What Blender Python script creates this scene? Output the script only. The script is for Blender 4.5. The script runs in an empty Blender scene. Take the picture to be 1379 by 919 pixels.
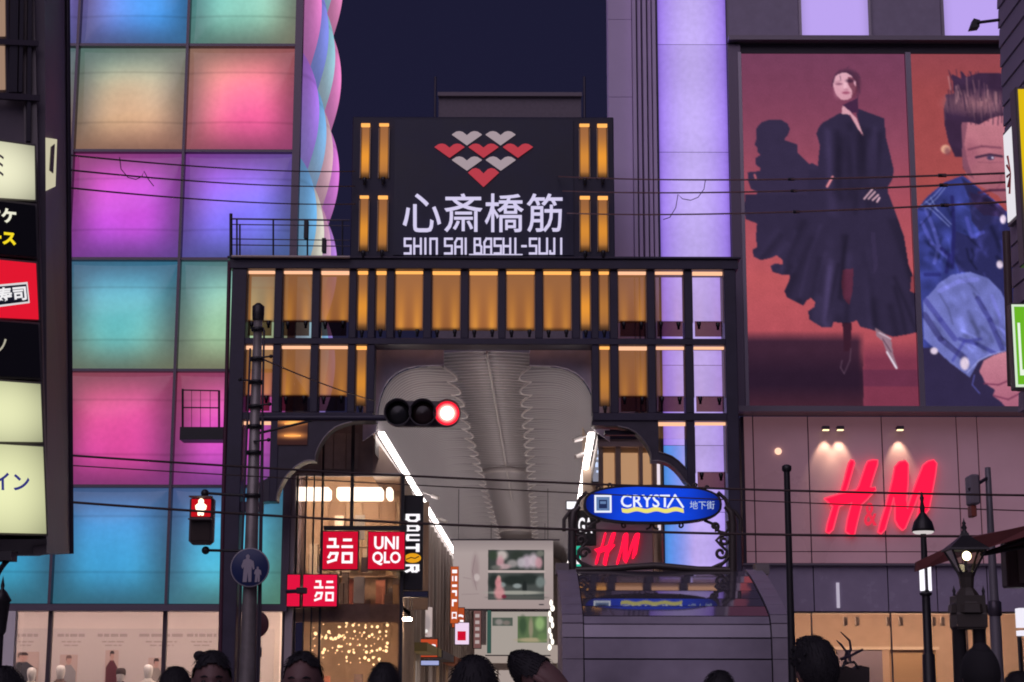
import bpy, bmesh, math, random
import numpy as np
from mathutils import Matrix, Vector, noise
random.seed(7); rng = np.random.default_rng(7)
sc = bpy.context.scene
COL = sc.collection

# ------------------------------------------------------------------ camera
F = 2442.0; W0, H0 = 1379.0, 919.0            # focal length in photo pixels
CAM = Vector((0, 0, 1.5)); PITCH = math.radians(11.23); ROLL = 0.002
cd = bpy.data.cameras.new('camera'); cam = bpy.data.objects.new('camera', cd); COL.objects.link(cam)
cd.sensor_width = 36; cd.lens = 36*F/W0; cd.clip_end = 2000; cd.clip_start = 0.1
RM = Matrix.Rotation(math.pi/2 + PITCH, 3, 'X') @ Matrix.Rotation(ROLL, 3, 'Z')
cam.matrix_world = Matrix.Translation(CAM) @ RM.to_4x4()
sc.camera = cam
RN = np.array(RM)

# ------------------------------------------------------------------ night sky, city glow, exposure
wd = bpy.data.worlds.new('World'); sc.world = wd; wd.use_nodes = True
nt = wd.node_tree; bg = nt.nodes['Background']
tc = nt.nodes.new('ShaderNodeTexCoord'); sx = nt.nodes.new('ShaderNodeSeparateXYZ')
rp = nt.nodes.new('ShaderNodeValToRGB')
nt.links.new(tc.outputs['Generated'], sx.inputs[0]); nt.links.new(sx.outputs['Z'], rp.inputs[0]); nt.links.new(rp.outputs[0], bg.inputs[0])
rp.color_ramp.elements[0].position = 0.0; rp.color_ramp.elements[0].color = (0.014, 0.013, 0.036, 1)
rp.color_ramp.elements[1].position = 0.7; rp.color_ramp.elements[1].color = (0.0095, 0.0095, 0.031, 1)
bg.inputs[1].default_value = 1.0
sl = bpy.data.lights.new('night_glow', 'SUN'); sl.energy = 0.85; sl.angle = math.radians(60); sl.color = (0.94, 0.78, 1.0)
so = bpy.data.objects.new('night_glow', sl); COL.objects.link(so)
so.rotation_euler = (math.radians(48), 0, math.radians(-18))      # soft glow of the lit street behind the viewer
vs = sc.view_settings; vs.view_transform = 'Standard'; vs.look = 'None'; vs.exposure = 0; vs.gamma = 1; vs.use_curve_mapping = False
sc.cycles.use_denoising = True
sc.cycles.filter_width = 1.9
sc.cycles.max_bounces = 7; sc.cycles.transparent_max_bounces = 16
sc.cycles.sample_clamp_indirect = 4

# ------------------------------------------------------------------ helpers
def at(px, py, Y):
    d = RN @ np.array(((px-W0/2)/F, -(py-H0/2)/F, -1.0))
    t = Y/d[1]
    return Vector((d[0]*t, Y, CAM.z+d[2]*t))
def ax(px, py, Y): return at(px, py, Y).x
def az(px, py, Y): return at(px, py, Y).z
def lin(c):
    c = np.asarray(c, float)/255.0
    return np.where(c <= 0.04045, c/12.92, ((c+0.055)/1.055)**2.4)
def lin4(c): return tuple(lin(c))+(1.0,)

MATS = {}
def mat(name, rgb, rough=0.6, metal=0.0, bump=0.0, bscale=30.0, var=0.0, vscale=4.0, coat=0.0):
    """painted / metal / stone surface, rgb is linear base colour"""
    if name in MATS: return MATS[name]
    m = bpy.data.materials.new(name); m.use_nodes = True; n = m.node_tree.nodes; L = m.node_tree.links
    b = n['Principled BSDF']; b.inputs['Base Color'].default_value = (*rgb, 1); b.inputs['Roughness'].default_value = rough; b.inputs['Metallic'].default_value = metal
    if coat: b.inputs['Coat Weight'].default_value = coat
    tcn = n.new('ShaderNodeTexCoord')
    if var:
        nz = n.new('ShaderNodeTexNoise'); nz.inputs['Scale'].default_value = vscale; nz.inputs['Detail'].default_value = 6
        L.new(tcn.outputs['Object'], nz.inputs['Vector'])
        mr = n.new('ShaderNodeMapRange'); mr.inputs[1].default_value = .3; mr.inputs[2].default_value = .7; mr.inputs[3].default_value = 1-var; mr.inputs[4].default_value = 1+var
        L.new(nz.outputs[0], mr.inputs[0])
        mx = n.new('ShaderNodeVectorMath'); mx.operation = 'SCALE'; mx.inputs[0].default_value = rgb
        L.new(mr.outputs[0], mx.inputs['Scale']); L.new(mx.outputs[0], b.inputs['Base Color'])
        m2 = n.new('ShaderNodeMapRange'); m2.inputs[3].default_value = max(0, rough-.12); m2.inputs[4].default_value = min(1, rough+.15)
        L.new(nz.outputs[0], m2.inputs[0]); L.new(m2.outputs[0], b.inputs['Roughness'])
    if bump:
        nb = n.new('ShaderNodeTexNoise'); nb.inputs['Scale'].default_value = bscale; nb.inputs['Detail'].default_value = 3
        L.new(tcn.outputs['Object'], nb.inputs['Vector'])
        bp = n.new('ShaderNodeBump'); bp.inputs['Strength'].default_value = bump; bp.inputs['Distance'].default_value = .02
        L.new(nb.outputs[0], bp.inputs['Height']); L.new(bp.outputs[0], b.inputs['Normal'])
    MATS[name] = m; return m
def emit(name, rgb255, s=1.0, sample=True):
    if name in MATS: return MATS[name]
    m = bpy.data.materials.new(name); m.use_nodes = True; n = m.node_tree.nodes; L = m.node_tree.links
    n.remove(n['Principled BSDF']); e = n.new('ShaderNodeEmission'); e.inputs[0].default_value = lin4(rgb255); e.inputs[1].default_value = s
    L.new(e.outputs[0], n['Material Output'].inputs[0])
    if not sample: m.cycles.emission_sampling = 'NONE'
    MATS[name] = m; return m
def emit_attr(name, s=1.0, tr=0.0, tint=(1, 1, 1), sample=True, weave=0.0, gloss=0.0):
    """lit panel: emission from the colour attribute, optionally see-through"""
    if name in MATS: return MATS[name]
    m = bpy.data.materials.new(name); m.use_nodes = True; n = m.node_tree.nodes; L = m.node_tree.links
    n.remove(n['Principled BSDF']); e = n.new('ShaderNodeEmission'); a = n.new('ShaderNodeAttribute'); a.attribute_name = 'Col'
    e.inputs[1].default_value = s
    src = a.outputs['Color']
    if weave:                                   # fine lamp grid / fabric unevenness of the panel
        tcn = n.new('ShaderNodeTexCoord'); nz = n.new('ShaderNodeTexNoise'); nz.inputs['Scale'].default_value = 7; nz.inputs['Detail'].default_value = 5
        L.new(tcn.outputs['Object'], nz.inputs['Vector'])
        mr = n.new('ShaderNodeMapRange'); mr.inputs[1].default_value = .25; mr.inputs[2].default_value = .75; mr.inputs[3].default_value = 1-weave; mr.inputs[4].default_value = 1+weave
        L.new(nz.outputs[0], mr.inputs[0]); vm = n.new('ShaderNodeVectorMath'); vm.operation = 'SCALE'
        L.new(src, vm.inputs[0]); L.new(mr.outputs[0], vm.inputs['Scale']); src = vm.outputs[0]
    L.new(src, e.inputs[0]); out = e.outputs[0]
    if tr:
        t = n.new('ShaderNodeBsdfTransparent'); t.inputs[0].default_value = (tint[0]*tr, tint[1]*tr, tint[2]*tr, 1)
        ad = n.new('ShaderNodeAddShader'); L.new(out, ad.inputs[0]); L.new(t.outputs[0], ad.inputs[1]); out = ad.outputs[0]
    if gloss:
        g = n.new('ShaderNodeBsdfGlossy'); g.inputs['Roughness'].default_value = .12; g.inputs[0].default_value = (gloss,)*3+(1,)
        ad = n.new('ShaderNodeAddShader'); L.new(out, ad.inputs[0]); L.new(g.outputs[0], ad.inputs[1]); out = ad.outputs[0]
    L.new(out, n['Material Output'].inputs[0])
    if not sample: m.cycles.emission_sampling = 'NONE'
    MATS[name] = m; return m
def glass(name, tr=0.85, tint=(1, 1, 1), refl=0.08, rough=0.03):
    if name in MATS: return MATS[name]
    m = bpy.data.materials.new(name); m.use_nodes = True; n = m.node_tree.nodes; L = m.node_tree.links
    n.remove(n['Principled BSDF']); t = n.new('ShaderNodeBsdfTransparent'); t.inputs[0].default_value = (tint[0]*tr, tint[1]*tr, tint[2]*tr, 1)
    g = n.new('ShaderNodeBsdfGlossy'); g.inputs['Roughness'].default_value = rough
    fr = n.new('ShaderNodeFresnel'); fr.inputs[0].default_value = 1.45
    mr = n.new('ShaderNodeMapRange'); mr.inputs[3].default_value = refl*.5; mr.inputs[4].default_value = 1
    L.new(fr.outputs[0], mr.inputs[0])
    mx = n.new('ShaderNodeMixShader'); L.new(mr.outputs[0], mx.inputs[0]); L.new(t.outputs[0], mx.inputs[1]); L.new(g.outputs[0], mx.inputs[2])
    L.new(mx.outputs[0], n['Material Output'].inputs[0]); MATS[name] = m; return m

def thing(name, loc, label, cat, group=None):
    o = bpy.data.objects.new(name, None); COL.objects.link(o); o.location = loc; o.empty_display_size = .2
    o['label'] = label; o['category'] = cat
    if group: o['group'] = group
    return o
def tag(o, label, cat, group=None):
    o['label'] = label; o['category'] = cat
    if group: o['group'] = group
    return o
def link(name, me, m, parent=None):
    o = bpy.data.objects.new(name, me); COL.objects.link(o)
    if m is not None:
        for q in (m if isinstance(m, (list, tuple)) else [m]): me.materials.append(q)
    if parent is not None:
        o.parent = parent
        if parent.type == 'EMPTY': o.matrix_parent_inverse = Matrix.Translation(-parent.location)
    return o
class MB:
    """collects shapes; build() makes one mesh object of them"""
    def __init__(s): s.v = []; s.f = []; s.mi = []; s.sm = []
    def add(s, vs_, fs_, mi=0, smooth=False):
        o = len(s.v); s.v += [tuple(p) for p in vs_]; s.f += [tuple(i+o for i in f) for f in fs_]; s.mi += [mi]*len(fs_); s.sm += [smooth]*len(fs_); return s
    def box(s, x0, x1, y0, y1, z0, z1, mi=0, bev=0.0):
        x0, x1 = min(x0, x1), max(x0, x1); z0, z1 = min(z0, z1), max(z0, z1); y0, y1 = min(y0, y1), max(y0, y1)
        if bev and min(x1-x0, y1-y0, z1-z0) > 2.2*bev:
            b = bev; V = []
            for (ix, iy, iz) in ((1,0,0),(0,1,0),(0,0,1)):
                pass
            bm = bmesh.new(); bmesh.ops.create_cube(bm, size=1)
            for q in bm.verts: q.co = Vector(((x0+x1)/2+q.co.x*(x1-x0), (y0+y1)/2+q.co.y*(y1-y0), (z0+z1)/2+q.co.z*(z1-z0)))
            bmesh.ops.bevel(bm, geom=bm.edges[:], offset=b, segments=1, affect='EDGES')
            bm.verts.index_update(); s.add([q.co for q in bm.verts], [[q.index for q in f.verts] for f in bm.faces], mi); bm.free(); return s
        V = [(x0,y0,z0),(x1,y0,z0),(x1,y1,z0),(x0,y1,z0),(x0,y0,z1),(x1,y0,z1),(x1,y1,z1),(x0,y1,z1)]
        return s.add(V, [(0,3,2,1),(4,5,6,7),(0,1,5,4),(1,2,6,5),(2,3,7,6),(3,0,4,7)], mi)
    def tube(s, pts, r, seg=8, mi=0, cap=True):
        pts = [Vector(p) for p in pts]; n = len(pts); rr = r if isinstance(r, (list, tuple)) else [r]*n
        V = []; up = None
        for i, p in enumerate(pts):
            d = (pts[min(i+1, n-1)]-pts[max(i-1, 0)]).normalized()
            if up is None: up = Vector((0, 0, 1)) if abs(d.z) < .9 else Vector((0, 1, 0))
            a = d.cross(up).normalized(); b = a.cross(d).normalized(); up = b
            for k in range(seg):
                t = 2*math.pi*k/seg; V.append(p+(a*math.cos(t)+b*math.sin(t))*rr[i])
        Fs = [(i*seg+k, i*seg+(k+1) % seg, (i+1)*seg+(k+1) % seg, (i+1)*seg+k) for i in range(n-1) for k in range(seg)]
        s.add(V, Fs, mi, True)
        if cap: s.add(V[:seg], [tuple(range(seg))][::1], mi); s.add(V[-seg:], [tuple(range(seg))], mi)
        return s
    def lathe(s, c, prof, seg=16, mi=0, axis='Z'):
        V = []
        for (r, h) in prof:
            for k in range(seg):
                t = 2*math.pi*k/seg
                V.append((c[0]+r*math.cos(t), c[1]+r*math.sin(t), c[2]+h) if axis == 'Z' else (c[0]+r*math.cos(t), c[1]+h, c[2]+r*math.sin(t)))
        n = len(prof)
        return s.add(V, [(i*seg+k, i*seg+(k+1) % seg, (i+1)*seg+(k+1) % seg, (i+1)*seg+k) for i in range(n-1) for k in range(seg)], mi, True)
    def prism(s, pts3, dvec, mi=0):
        """solid from a flat outline (may be concave) pushed along dvec"""
        bm = bmesh.new(); vv = [bm.verts.new(p) for p in pts3]; f = bm.faces.new(vv)
        r = bmesh.ops.extrude_face_region(bm, geom=[f]); d = Vector(dvec)
        for q in r['geom']:
            if isinstance(q, bmesh.types.BMVert): q.co += d
        bmesh.ops.triangulate(bm, faces=[q for q in bm.faces if len(q.verts) > 4]); bm.verts.index_update()
        s.add([q.co for q in bm.verts], [[q.index for q in g.verts] for g in bm.faces], mi); bm.free(); return s
    def sphere(s, c, r, seg=10, rings=6, mi=0):
        rx, ry, rz = r if isinstance(r, (tuple, list)) else (r, r, r)
        V = []; 
        for i in range(rings+1):
            a = math.pi*i/rings
            for k in range(seg):
                t = 2*math.pi*k/seg; V.append((c[0]+rx*math.sin(a)*math.cos(t), c[1]+ry*math.sin(a)*math.sin(t), c[2]+rz*math.cos(a)))
        return s.add(V, [(i*seg+k, i*seg+(k+1) % seg, (i+1)*seg+(k+1) % seg, (i+1)*seg+k) for i in range(rings) for k in range(seg)], mi, True)
    def build(s, name, m, parent=None):
        me = bpy.data.meshes.new(name); me.from_pydata(s.v, [], s.f)
        me.polygons.foreach_set('material_index', s.mi); me.polygons.foreach_set('use_smooth', s.sm); me.update()
        return link(name, me, m, parent)
def boxo(name, m, parent, *a, **k): return MB().box(*a, **k).build(name, m, parent)

def surf(name, pfn, nx, ny, cfn, m, parent=None, smooth=True):
    """grid surface with a colour attribute; pfn(u,v)->x,y,z arrays, cfn(u,v)->Nx3 sRGB 0..255 (v=0 is the top)"""
    u, v = np.meshgrid(np.linspace(0, 1, nx+1), np.linspace(0, 1, ny+1)); u = u.ravel(); v = v.ravel()
    x, y, z = pfn(u, v); P = np.stack([np.broadcast_to(q, u.shape) for q in (x, y, z)], 1).astype(np.float32)
    i = np.arange(nx*ny); r = i//nx; c = i % nx; a = r*(nx+1)+c
    Fq = np.stack([a, a+nx+1, a+nx+2, a+1], 1).astype(np.int32)
    me = bpy.data.meshes.new(name); me.vertices.add(len(P)); me.vertices.foreach_set('co', P.ravel())
    me.loops.add(Fq.size); me.loops.foreach_set('vertex_index', Fq.ravel())
    me.polygons.add(len(Fq)); me.polygons.foreach_set('loop_start', np.arange(0, Fq.size, 4, dtype=np.int32))
    if smooth: me.polygons.foreach_set('use_smooth', np.ones(len(Fq), bool))
    me.update(calc_edges=True)
    if cfn is not None:
        C = cfn(u, v) if callable(cfn) else cfn
        col = np.ones((len(P), 4), np.float32); col[:, :3] = lin(np.clip(C, 0, 255))
        at_ = me.color_attributes.new('Col', 'FLOAT_COLOR', 'POINT'); at_.data.foreach_set('color', col.ravel())
    return link(name, me, m, parent)
def quadfn(q):
    """bilinear patch of four corners tl,tr,br,bl"""
    q = [np.array(p, float) for p in q]
    def f(u, v):
        P = (np.outer((1-u)*(1-v), q[0])+np.outer(u*(1-v), q[1])+np.outer(u*v, q[2])+np.outer((1-u)*v, q[3]))
        return P[:, 0], P[:, 1], P[:, 2]
    return f
def rectq(x0, x1, z1, z0, Y): return [(x0, Y, z1), (x1, Y, z1), (x1, Y, z0), (x0, Y, z0)]

class Paint:
    """small painter for printed pictures and screens, in the picture's own coordinates"""
    def __init__(s, q, nx, ny, base):
        u, v = np.meshgrid(np.linspace(0, 1, nx+1), np.linspace(0, 1, ny+1)); u = u.ravel(); v = v.ravel()
        q = np.array(q, float)
        P = np.outer((1-u)*(1-v), q[0])+np.outer(u*(1-v), q[1])+np.outer(u*v, q[2])+np.outer((1-u)*v, q[3])
        s.x, s.y = P[:, 0], P[:, 1]; s.nx, s.ny = nx, ny
        s.C = np.empty((len(u), 3)); s.C[:] = base
        s.nz = np.array([noise.noise((a*.06, b*.06, 3.1)) for a, b in zip(s.x[::1], s.y[::1])]) if len(u) < 160000 else np.zeros(len(u))
    def put(s, k, col, w):
        col = np.asarray(col, float); w = np.asarray(w)[:, None] if np.ndim(w) else w
        s.C[k] = s.C[k]*(1-w)+col*w
    def grad_y(s, stops, mask=None):
        ys = [a for a, _ in stops]; cs = np.array([c for _, c in stops], float)
        G = np.stack([np.interp(s.y, ys, cs[:, i]) for i in range(3)], 1)
        if mask is None: s.C[:] = G
        else: s.C[mask] = G[mask]
    def poly(s, pts, col, a=1.0, smooth=False, tex=0.0, gy=None):
        p = np.array(pts, float)
        if smooth: p = spline(p)
        x0, y0 = p.min(0); x1, y1 = p.max(0)
        k = np.nonzero((s.x >= x0) & (s.x <= x1) & (s.y >= y0) & (s.y <= y1))[0]
        if not len(k): return
        X, Y = s.x[k], s.y[k]; ins = np.zeros(len(k), bool); n = len(p)
        for i in range(n):
            (ax_, ay_), (bx_, by_) = p[i], p[(i+1) % n]
            if ay_ == by_: continue
            c = ((ay_ > Y) != (by_ > Y)) & (X < (bx_-ax_)*(Y-ay_)/(by_-ay_)+ax_); ins ^= c
        k = k[ins]
        col = np.asarray(col, float)
        if gy is not None:
            t = np.clip((s.y[k]-y0)/(y1-y0+1e-6), 0, 1)[:, None]; col = col*(1-t)+np.asarray(gy, float)*t
        elif len(k): col = np.repeat(col[None], len(k), 0)
        if tex: col = col*(1+tex*s.nz[k])[:, None]
        s.C[k] = s.C[k]*(1-a)+col*a
    def ell(s, cx, cy, rx, ry, col, a=1.0, soft=0.25):
        d = np.sqrt(((s.x-cx)/rx)**2+((s.y-cy)/ry)**2)
        w = np.clip((1+soft-d)/(2*soft+1e-6), 0, 1)*a; k = w > 0; s.put(k, col, w[k])
    def blur(s, r, mask=None):
        n_ = max(1, int(r*2)); k = np.exp(-(np.arange(-n_, n_+1)/max(r, .3))**2/2); k /= k.sum()
        I = s.C.reshape(s.ny+1, s.nx+1, 3); J = np.zeros_like(I); P_ = np.pad(I, ((n_, n_), (0, 0), (0, 0)), 'edge')
        for i, w in enumerate(k): J += w*P_[i:i+s.ny+1]
        P_ = np.pad(J, ((0, 0), (n_, n_), (0, 0)), 'edge'); I2 = np.zeros_like(I)
        for i, w in enumerate(k): I2 += w*P_[:, i:i+s.nx+1]
        I2 = I2.reshape(-1, 3)
        if mask is None: s.C = I2
        else: s.C[mask] = I2[mask]
    def mask(s, pts):
        k = s.C.copy(); s.poly(pts, (-999, -999, -999)); m = s.C[:, 0] < -900; s.C = k; return m
    def fold(s, pts, wd_, gain, mask=None):
        """soft light or dark fold in printed cloth"""
        best = np.full(len(s.x), 1e9)
        for (x0, y0), (x1, y1) in zip(pts[:-1], pts[1:]):
            dx, dy = x1-x0, y1-y0; t = np.clip(((s.x-x0)*dx+(s.y-y0)*dy)/(dx*dx+dy*dy+1e-9), 0, 1)
            best = np.minimum(best, np.hypot(s.x-x0-t*dx, s.y-y0-t*dy))
        g = 1+gain*np.exp(-(best/wd_)**2)
        if mask is not None: g = np.where(mask, g, 1)
        s.C *= g[:, None]
    def grain(s, a):
        s.C *= (1+a*rng.standard_normal(len(s.C)))[:, None]
    def line(s, pts, wd_, col, a=1.0):
        for (x0, y0), (x1, y1) in zip(pts[:-1], pts[1:]):
            dx, dy = x1-x0, y1-y0; L2 = dx*dx+dy*dy+1e-9
            t = np.clip(((s.x-x0)*dx+(s.y-y0)*dy)/L2, 0, 1)
            d = np.hypot(s.x-x0-t*dx, s.y-y0-t*dy)
            w = np.clip((wd_/2+.4-d)/.8, 0, 1)*a; k = w > 0; s.put(k, col, w[k])
def spline(p, n=6):
    m = len(p); out = []
    for i in range(m):
        a, b, c, d = p[(i-1) % m], p[i], p[(i+1) % m], p[(i+2) % m]
        for k in range(n):
            t = k/n; out.append(.5*((2*b)+(-a+c)*t+(2*a-5*b+4*c-d)*t*t+(-a+3*b-3*c+d)*t**3))
    return np.array(out)
def Z(scale, x0, y0, pts): return [(x0+a/scale, y0+b/scale) for a, b in pts]
def screen(name, q3, paint, m, parent): return surf(name, quadfn(q3), paint.nx, paint.ny, paint.C, m, parent)

def text(name, s, q3, m, parent, rect=(0, 0, 1, 1), rot=0, bold=0.0, thick=0.02, keep=False, mirror=False):
    """lettering fitted to a rectangle (u0,v0,u1,v1; v down) of the patch q3, standing proud of it"""
    cu = bpy.data.curves.new('lettering', 'FONT'); cu.body = s; cu.offset = bold; cu.resolution_u = 3
    o = bpy.data.objects.new('lettering', cu); COL.objects.link(o)
    dg = bpy.context.evaluated_depsgraph_get(); dg.update()
    me = bpy.data.meshes.new_from_object(o.evaluated_get(dg)); bpy.data.objects.remove(o); bpy.data.curves.remove(cu)
    me.name = name; P = np.array([v.co[:2] for v in me.vertices])
    if rot == 90: P = np.stack([P[:, 1], -P[:, 0]], 1)          # reads downwards
    lo, hi = P.min(0), P.max(0); a = (P-lo)/(hi-lo+1e-9)
    if mirror: a[:, 0] = 1-a[:, 0]
    u = rect[0]+a[:, 0]*(rect[2]-rect[0]); v = rect[3]-a[:, 1]*(rect[3]-rect[1])
    x, y, z = quadfn(q3)(u, v); q = [Vector(p) for p in q3]
    nrm = (q[3]-q[0]).cross(q[1]-q[0]).normalized()              # towards the viewer
    if nrm.dot(CAM-q[0]) < 0: nrm.negate()
    bm = bmesh.new(); bm.from_mesh(me)
    bm.verts.ensure_lookup_table()
    for i, w in enumerate(bm.verts): w.co = Vector((x[i], y[i], z[i]))+nrm*.004
    r = bmesh.ops.extrude_face_region(bm, geom=bm.faces[:])
    for w in r['geom']:
        if isinstance(w, bmesh.types.BMVert): w.co += nrm*thick
    bm.to_mesh(me); bm.free(); me.materials.clear()
    return link(name, me, m, parent)
def strokes(name, segs, wd_, to3, m, parent, depth=0.03, n=Vector((0, -1, 0))):
    """letters of straight bars; segs are point lists, to3 maps 2-D to 3-D"""
    mb = MB(); k = 0
    for s in segs:
        for (a, b) in zip(s[:-1], s[1:]):
            a = np.array(a, float); b = np.array(b, float); d = b-a; L_ = np.hypot(*d); d /= L_+1e-9; w = np.array((-d[1], d[0]))*wd_/2; e = d*wd_/2
            pts = [to3(*(a-e-w)), to3(*(b+e-w)), to3(*(b+e+w)), to3(*(a-e+w))]
            mb.prism([p+n*(.003+.0012*(k % 9)) for p in pts], n*depth); k += 1
    return mb.build(name, m, parent)

# shared materials
M_DARK = mat('dark_paint', (.036, .030, .058), .45, var=.18, vscale=2.5)
M_FRAME = mat('grey_frame', (.10, .085, .11), .4, metal=.5)
M_BLACK = mat('black_iron', (.02, .018, .022), .45)
M_GREYM = mat('galvanised', (.30, .28, .30), .42, metal=.6, var=.15, vscale=3)
M_WHITE = mat('white_paint', (.75, .72, .70), .6)
M_STONE = mat('pale_stone', (.42, .37, .42), .65, bump=.1, var=.06)
M_CABLE = mat('cable', (.06, .035, .035), .6)
# ------------------------------------------------------------------ ground
def sheet(name, x0, x1, y0, y1, z, m): 
    o = MB().add([(x0, y0, z), (x1, y0, z), (x1, y1, z), (x0, y1, z)], [(0, 1, 2, 3)]).build(name, m); o['kind'] = 'structure'; return o
sheet('ground', -400, 400, -200, 900, -0.13, mat('asphalt_far', (.05, .048, .052), .9, var=.2))
sheet('road', -200, 200, 9.5, 23.0, -0.126, mat('asphalt', (.05, .048, .052), .75, bump=.3, bscale=60, var=.25, vscale=1.5))
M_PAVE = mat('paving', (.26, .24, .24), .75, bump=.15, var=.12, vscale=2)
for nm, y0, y1 in (('pavement_near', -12, 9.4), ('pavement_far', 23.1, 140)):
    o = boxo(nm, M_PAVE, None, -200, 200, y0, y1, -.3, 0.0); o['kind'] = 'structure'
for nm, y0, y1 in (('kerb_near', 9.4, 9.55), ('kerb_far', 22.95, 23.1)):
    o = boxo(nm, mat('kerb_stone', (.34, .33, .33), .8, var=.1), None, -200, 200, y0, y1, -.3, 0.004); o['kind'] = 'structure'
wm = mat('road_paint', (.75, .74, .72), .7, var=.1)
for i in range(14):
    x = -6.5+i*.95
    o = sheet('crossing_stripe', x, x+.48, 10.6, 21.8, -0.122, wm)

# ------------------------------------------------------------------ building with glowing colour panels (left of the gate)
YB = 45.0
led = thing('panel_building', at(240, 940, YB), 'tall building clad in glowing pastel rainbow light panels beside the gate', 'building')
M_LED = emit_attr('lit_membrane', 1.06, weave=.06, gloss=.03)
M_MULL = mat('panel_joint', (.16, .13, .17), .4, metal=.4)
colx = [ax(p, 205, YB) for p in (-60, 100, 249, 396.5)]
colx[0] = colx[1]-(colx[2]-colx[1])
colx = [colx[0]-(colx[2]-colx[1])]+colx
rowy = [-80, 64, 206, 351, 500.5, 656, 815]
rowz = [az(250, p, YB) for p in rowy]
top2 = rowz[0]+(rowz[0]-rowz[1]); rowz = [top2]+rowz
# colour at the four corners (tl,tr,bl,br) of every panel, rows from the top, columns from the left
K = {
 (1, 2): [(165,125,225),(60,150,235),(120,125,205),(75,165,235)], (1, 3): [(85,200,215),(150,205,190),(120,195,180),(190,190,150)],
 (2, 2): [(125,180,165),(170,190,165),(215,160,125),(225,155,130)], (2, 3): [(222,170,138),(236,128,128),(238,128,140),(240,95,170)],
 (3, 2): [(225,80,175),(200,85,205),(185,85,225),(140,100,230)], (3, 3): [(190,85,225),(150,110,235),(125,120,240),(100,150,235)],
 (4, 2): [(80,155,200),(65,165,210),(160,180,145),(170,180,135)], (4, 3): [(100,180,195),(140,195,170),(175,185,140),(200,180,125)],
 (5, 2): [(205,100,115),(215,90,135),(205,70,165),(200,75,190)], (5, 3): [(225,90,130),(220,85,165),(200,80,195),(165,90,225)],
 (6, 2): [(82,128,196),(92,140,212),(58,154,182),(66,166,190)], (6, 3): [(95,130,210),(75,170,220),(85,180,205),(120,205,165)],
 (6, 1): [(60,120,175),(70,140,200),(60,160,180),(65,160,190)], (6, 0): [(60,120,175),(70,140,200),(60,160,180),(65,160,190)],
}
HOT = {(1,2):(60,160,240),(1,3):(140,205,190),(2,2):(216,168,130),(2,3):(244,92,165),(3,2):(216,84,214),(3,3):(130,120,246),(4,2):(85,190,202),(4,3):(150,200,165),(5,2):(222,80,150),(5,3):(216,85,190),(6,2):(72,160,216),(6,3):(78,184,222)}
def ledcol(c4, seed, dim=.50, soft=.36, hotc=None):
    c4 = [np.array(c, float) for c in c4]
    def f(u, v):
        C = np.outer((1-u)*(1-v), c4[0])+np.outer(u*(1-v), c4[1])+np.outer((1-u)*v, c4[2])+np.outer(u*v, c4[3])
        a = np.clip(np.minimum(u, 1-u)/soft, 0, 1); b = np.clip(np.minimum(v, 1-v)/soft, 0, 1)
        e = (a*a*(3-2*a))**.75*(b*b*(3-2*b))**.75
        cx, cy = .5+.12*math.sin(seed*2.3), .56+.1*math.cos(seed*1.7)
        hot = np.exp(-(((u-cx)/.24)**2+((v-cy)/.22)**2))
        if hotc is not None: hh = .55*np.exp(-(((u-cx-.04)/.36)**2+((v-cy-.04)/.34)**2))[:, None]; C = C*(1-hh)+np.array(hotc, float)*hh
        g = C.mean(1)[:, None]
        C = C*(1-.07*hot[:, None])-(C-g)*.05
        rad = np.clip(1-((u-.5)**2+(v-.52)**2)*1.5, 0, 1)[:, None]
        C = np.clip((C-g)*1.12+g, 0, 255)*(.97+.10*rad)*(1-dim*(1-e)[:, None])+np.array([20, 17, 20])*(1-e)[:, None]
        for s in (.25, .73): C *= (1-.10*(np.abs(v-s) < .009))[:, None]
        return C
    return f
for r in range(7):
    for c in range(4):
        x0, x1 = colx[c]+.03, colx[c+1]-.03; z1, z0 = rowz[r]-.03, rowz[r+1]+.03
        c4 = K.get((r, c))
        if c4 is None:
            ref = K.get((max(r, 1), 2)) if c < 2 else K.get((1, c))
            c4 = [tuple(np.array(q)*.9+np.array((10, 5, 20))) for q in (ref[1], ref[0], ref[3], ref[2])]
        def pf(u, v, x0=x0, x1=x1, z0=z0, z1=z1):
            b = .16*(np.sin(np.pi*u)*np.sin(np.pi*v))**.6
            return x0+(x1-x0)*u, YB-b, z1+(z0-z1)*v
        surf('light_panel', pf, 40, 56, ledcol(c4, r*4+c, hotc=HOT.get((r, c))), M_LED, led)
xr = colx[-1]; YF = 52.6
YW = YB+2.6
# side of the same building: pillow panels seen edge-on
side = [[(235,110,180),(130,120,230),(150,200,225),(235,130,190)], [(235,120,185),(125,120,230),(130,205,225),(235,125,190)], [(175,95,230),(90,165,235),(215,175,185),(225,110,215)], [(95,165,235),(225,215,205),(230,150,190),(190,120,225)],
        [(110,190,190),(170,190,150),(90,170,210),(140,120,225)], [(220,90,160),(225,110,190),(200,120,200),(150,110,230)]]
dy = (YF-YB)/4
for r in range(5):
    z1, z0 = rowz[r], rowz[r+1]
    for j in range(4):
        ya = YB+.05+dy*j; yb = ya+dy-.02; c = tuple(np.array(side[r][j])*.86+34); c2 = tuple(np.array(side[min(r+1, 5)][j])*.86+34)
        def pf(u, v, ya=ya, yb=yb, z0=z0, z1=z1):
            b = .40*(np.clip(np.sin(np.pi*u), 0, 1)*np.clip(np.sin(np.pi*v), 0, 1))**.6
            return xr+.10+b, ya+(yb-ya)*u, z1+(z0-z1)*v
        surf('side_panel', pf, 14, 28, ledcol([c, c, tuple(np.array(c)*.6+np.array(c2)*.4)]*1+[tuple(np.array(c)*.7+np.array(c2)*.3)], j, .42, .48), M_LED, led)
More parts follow.
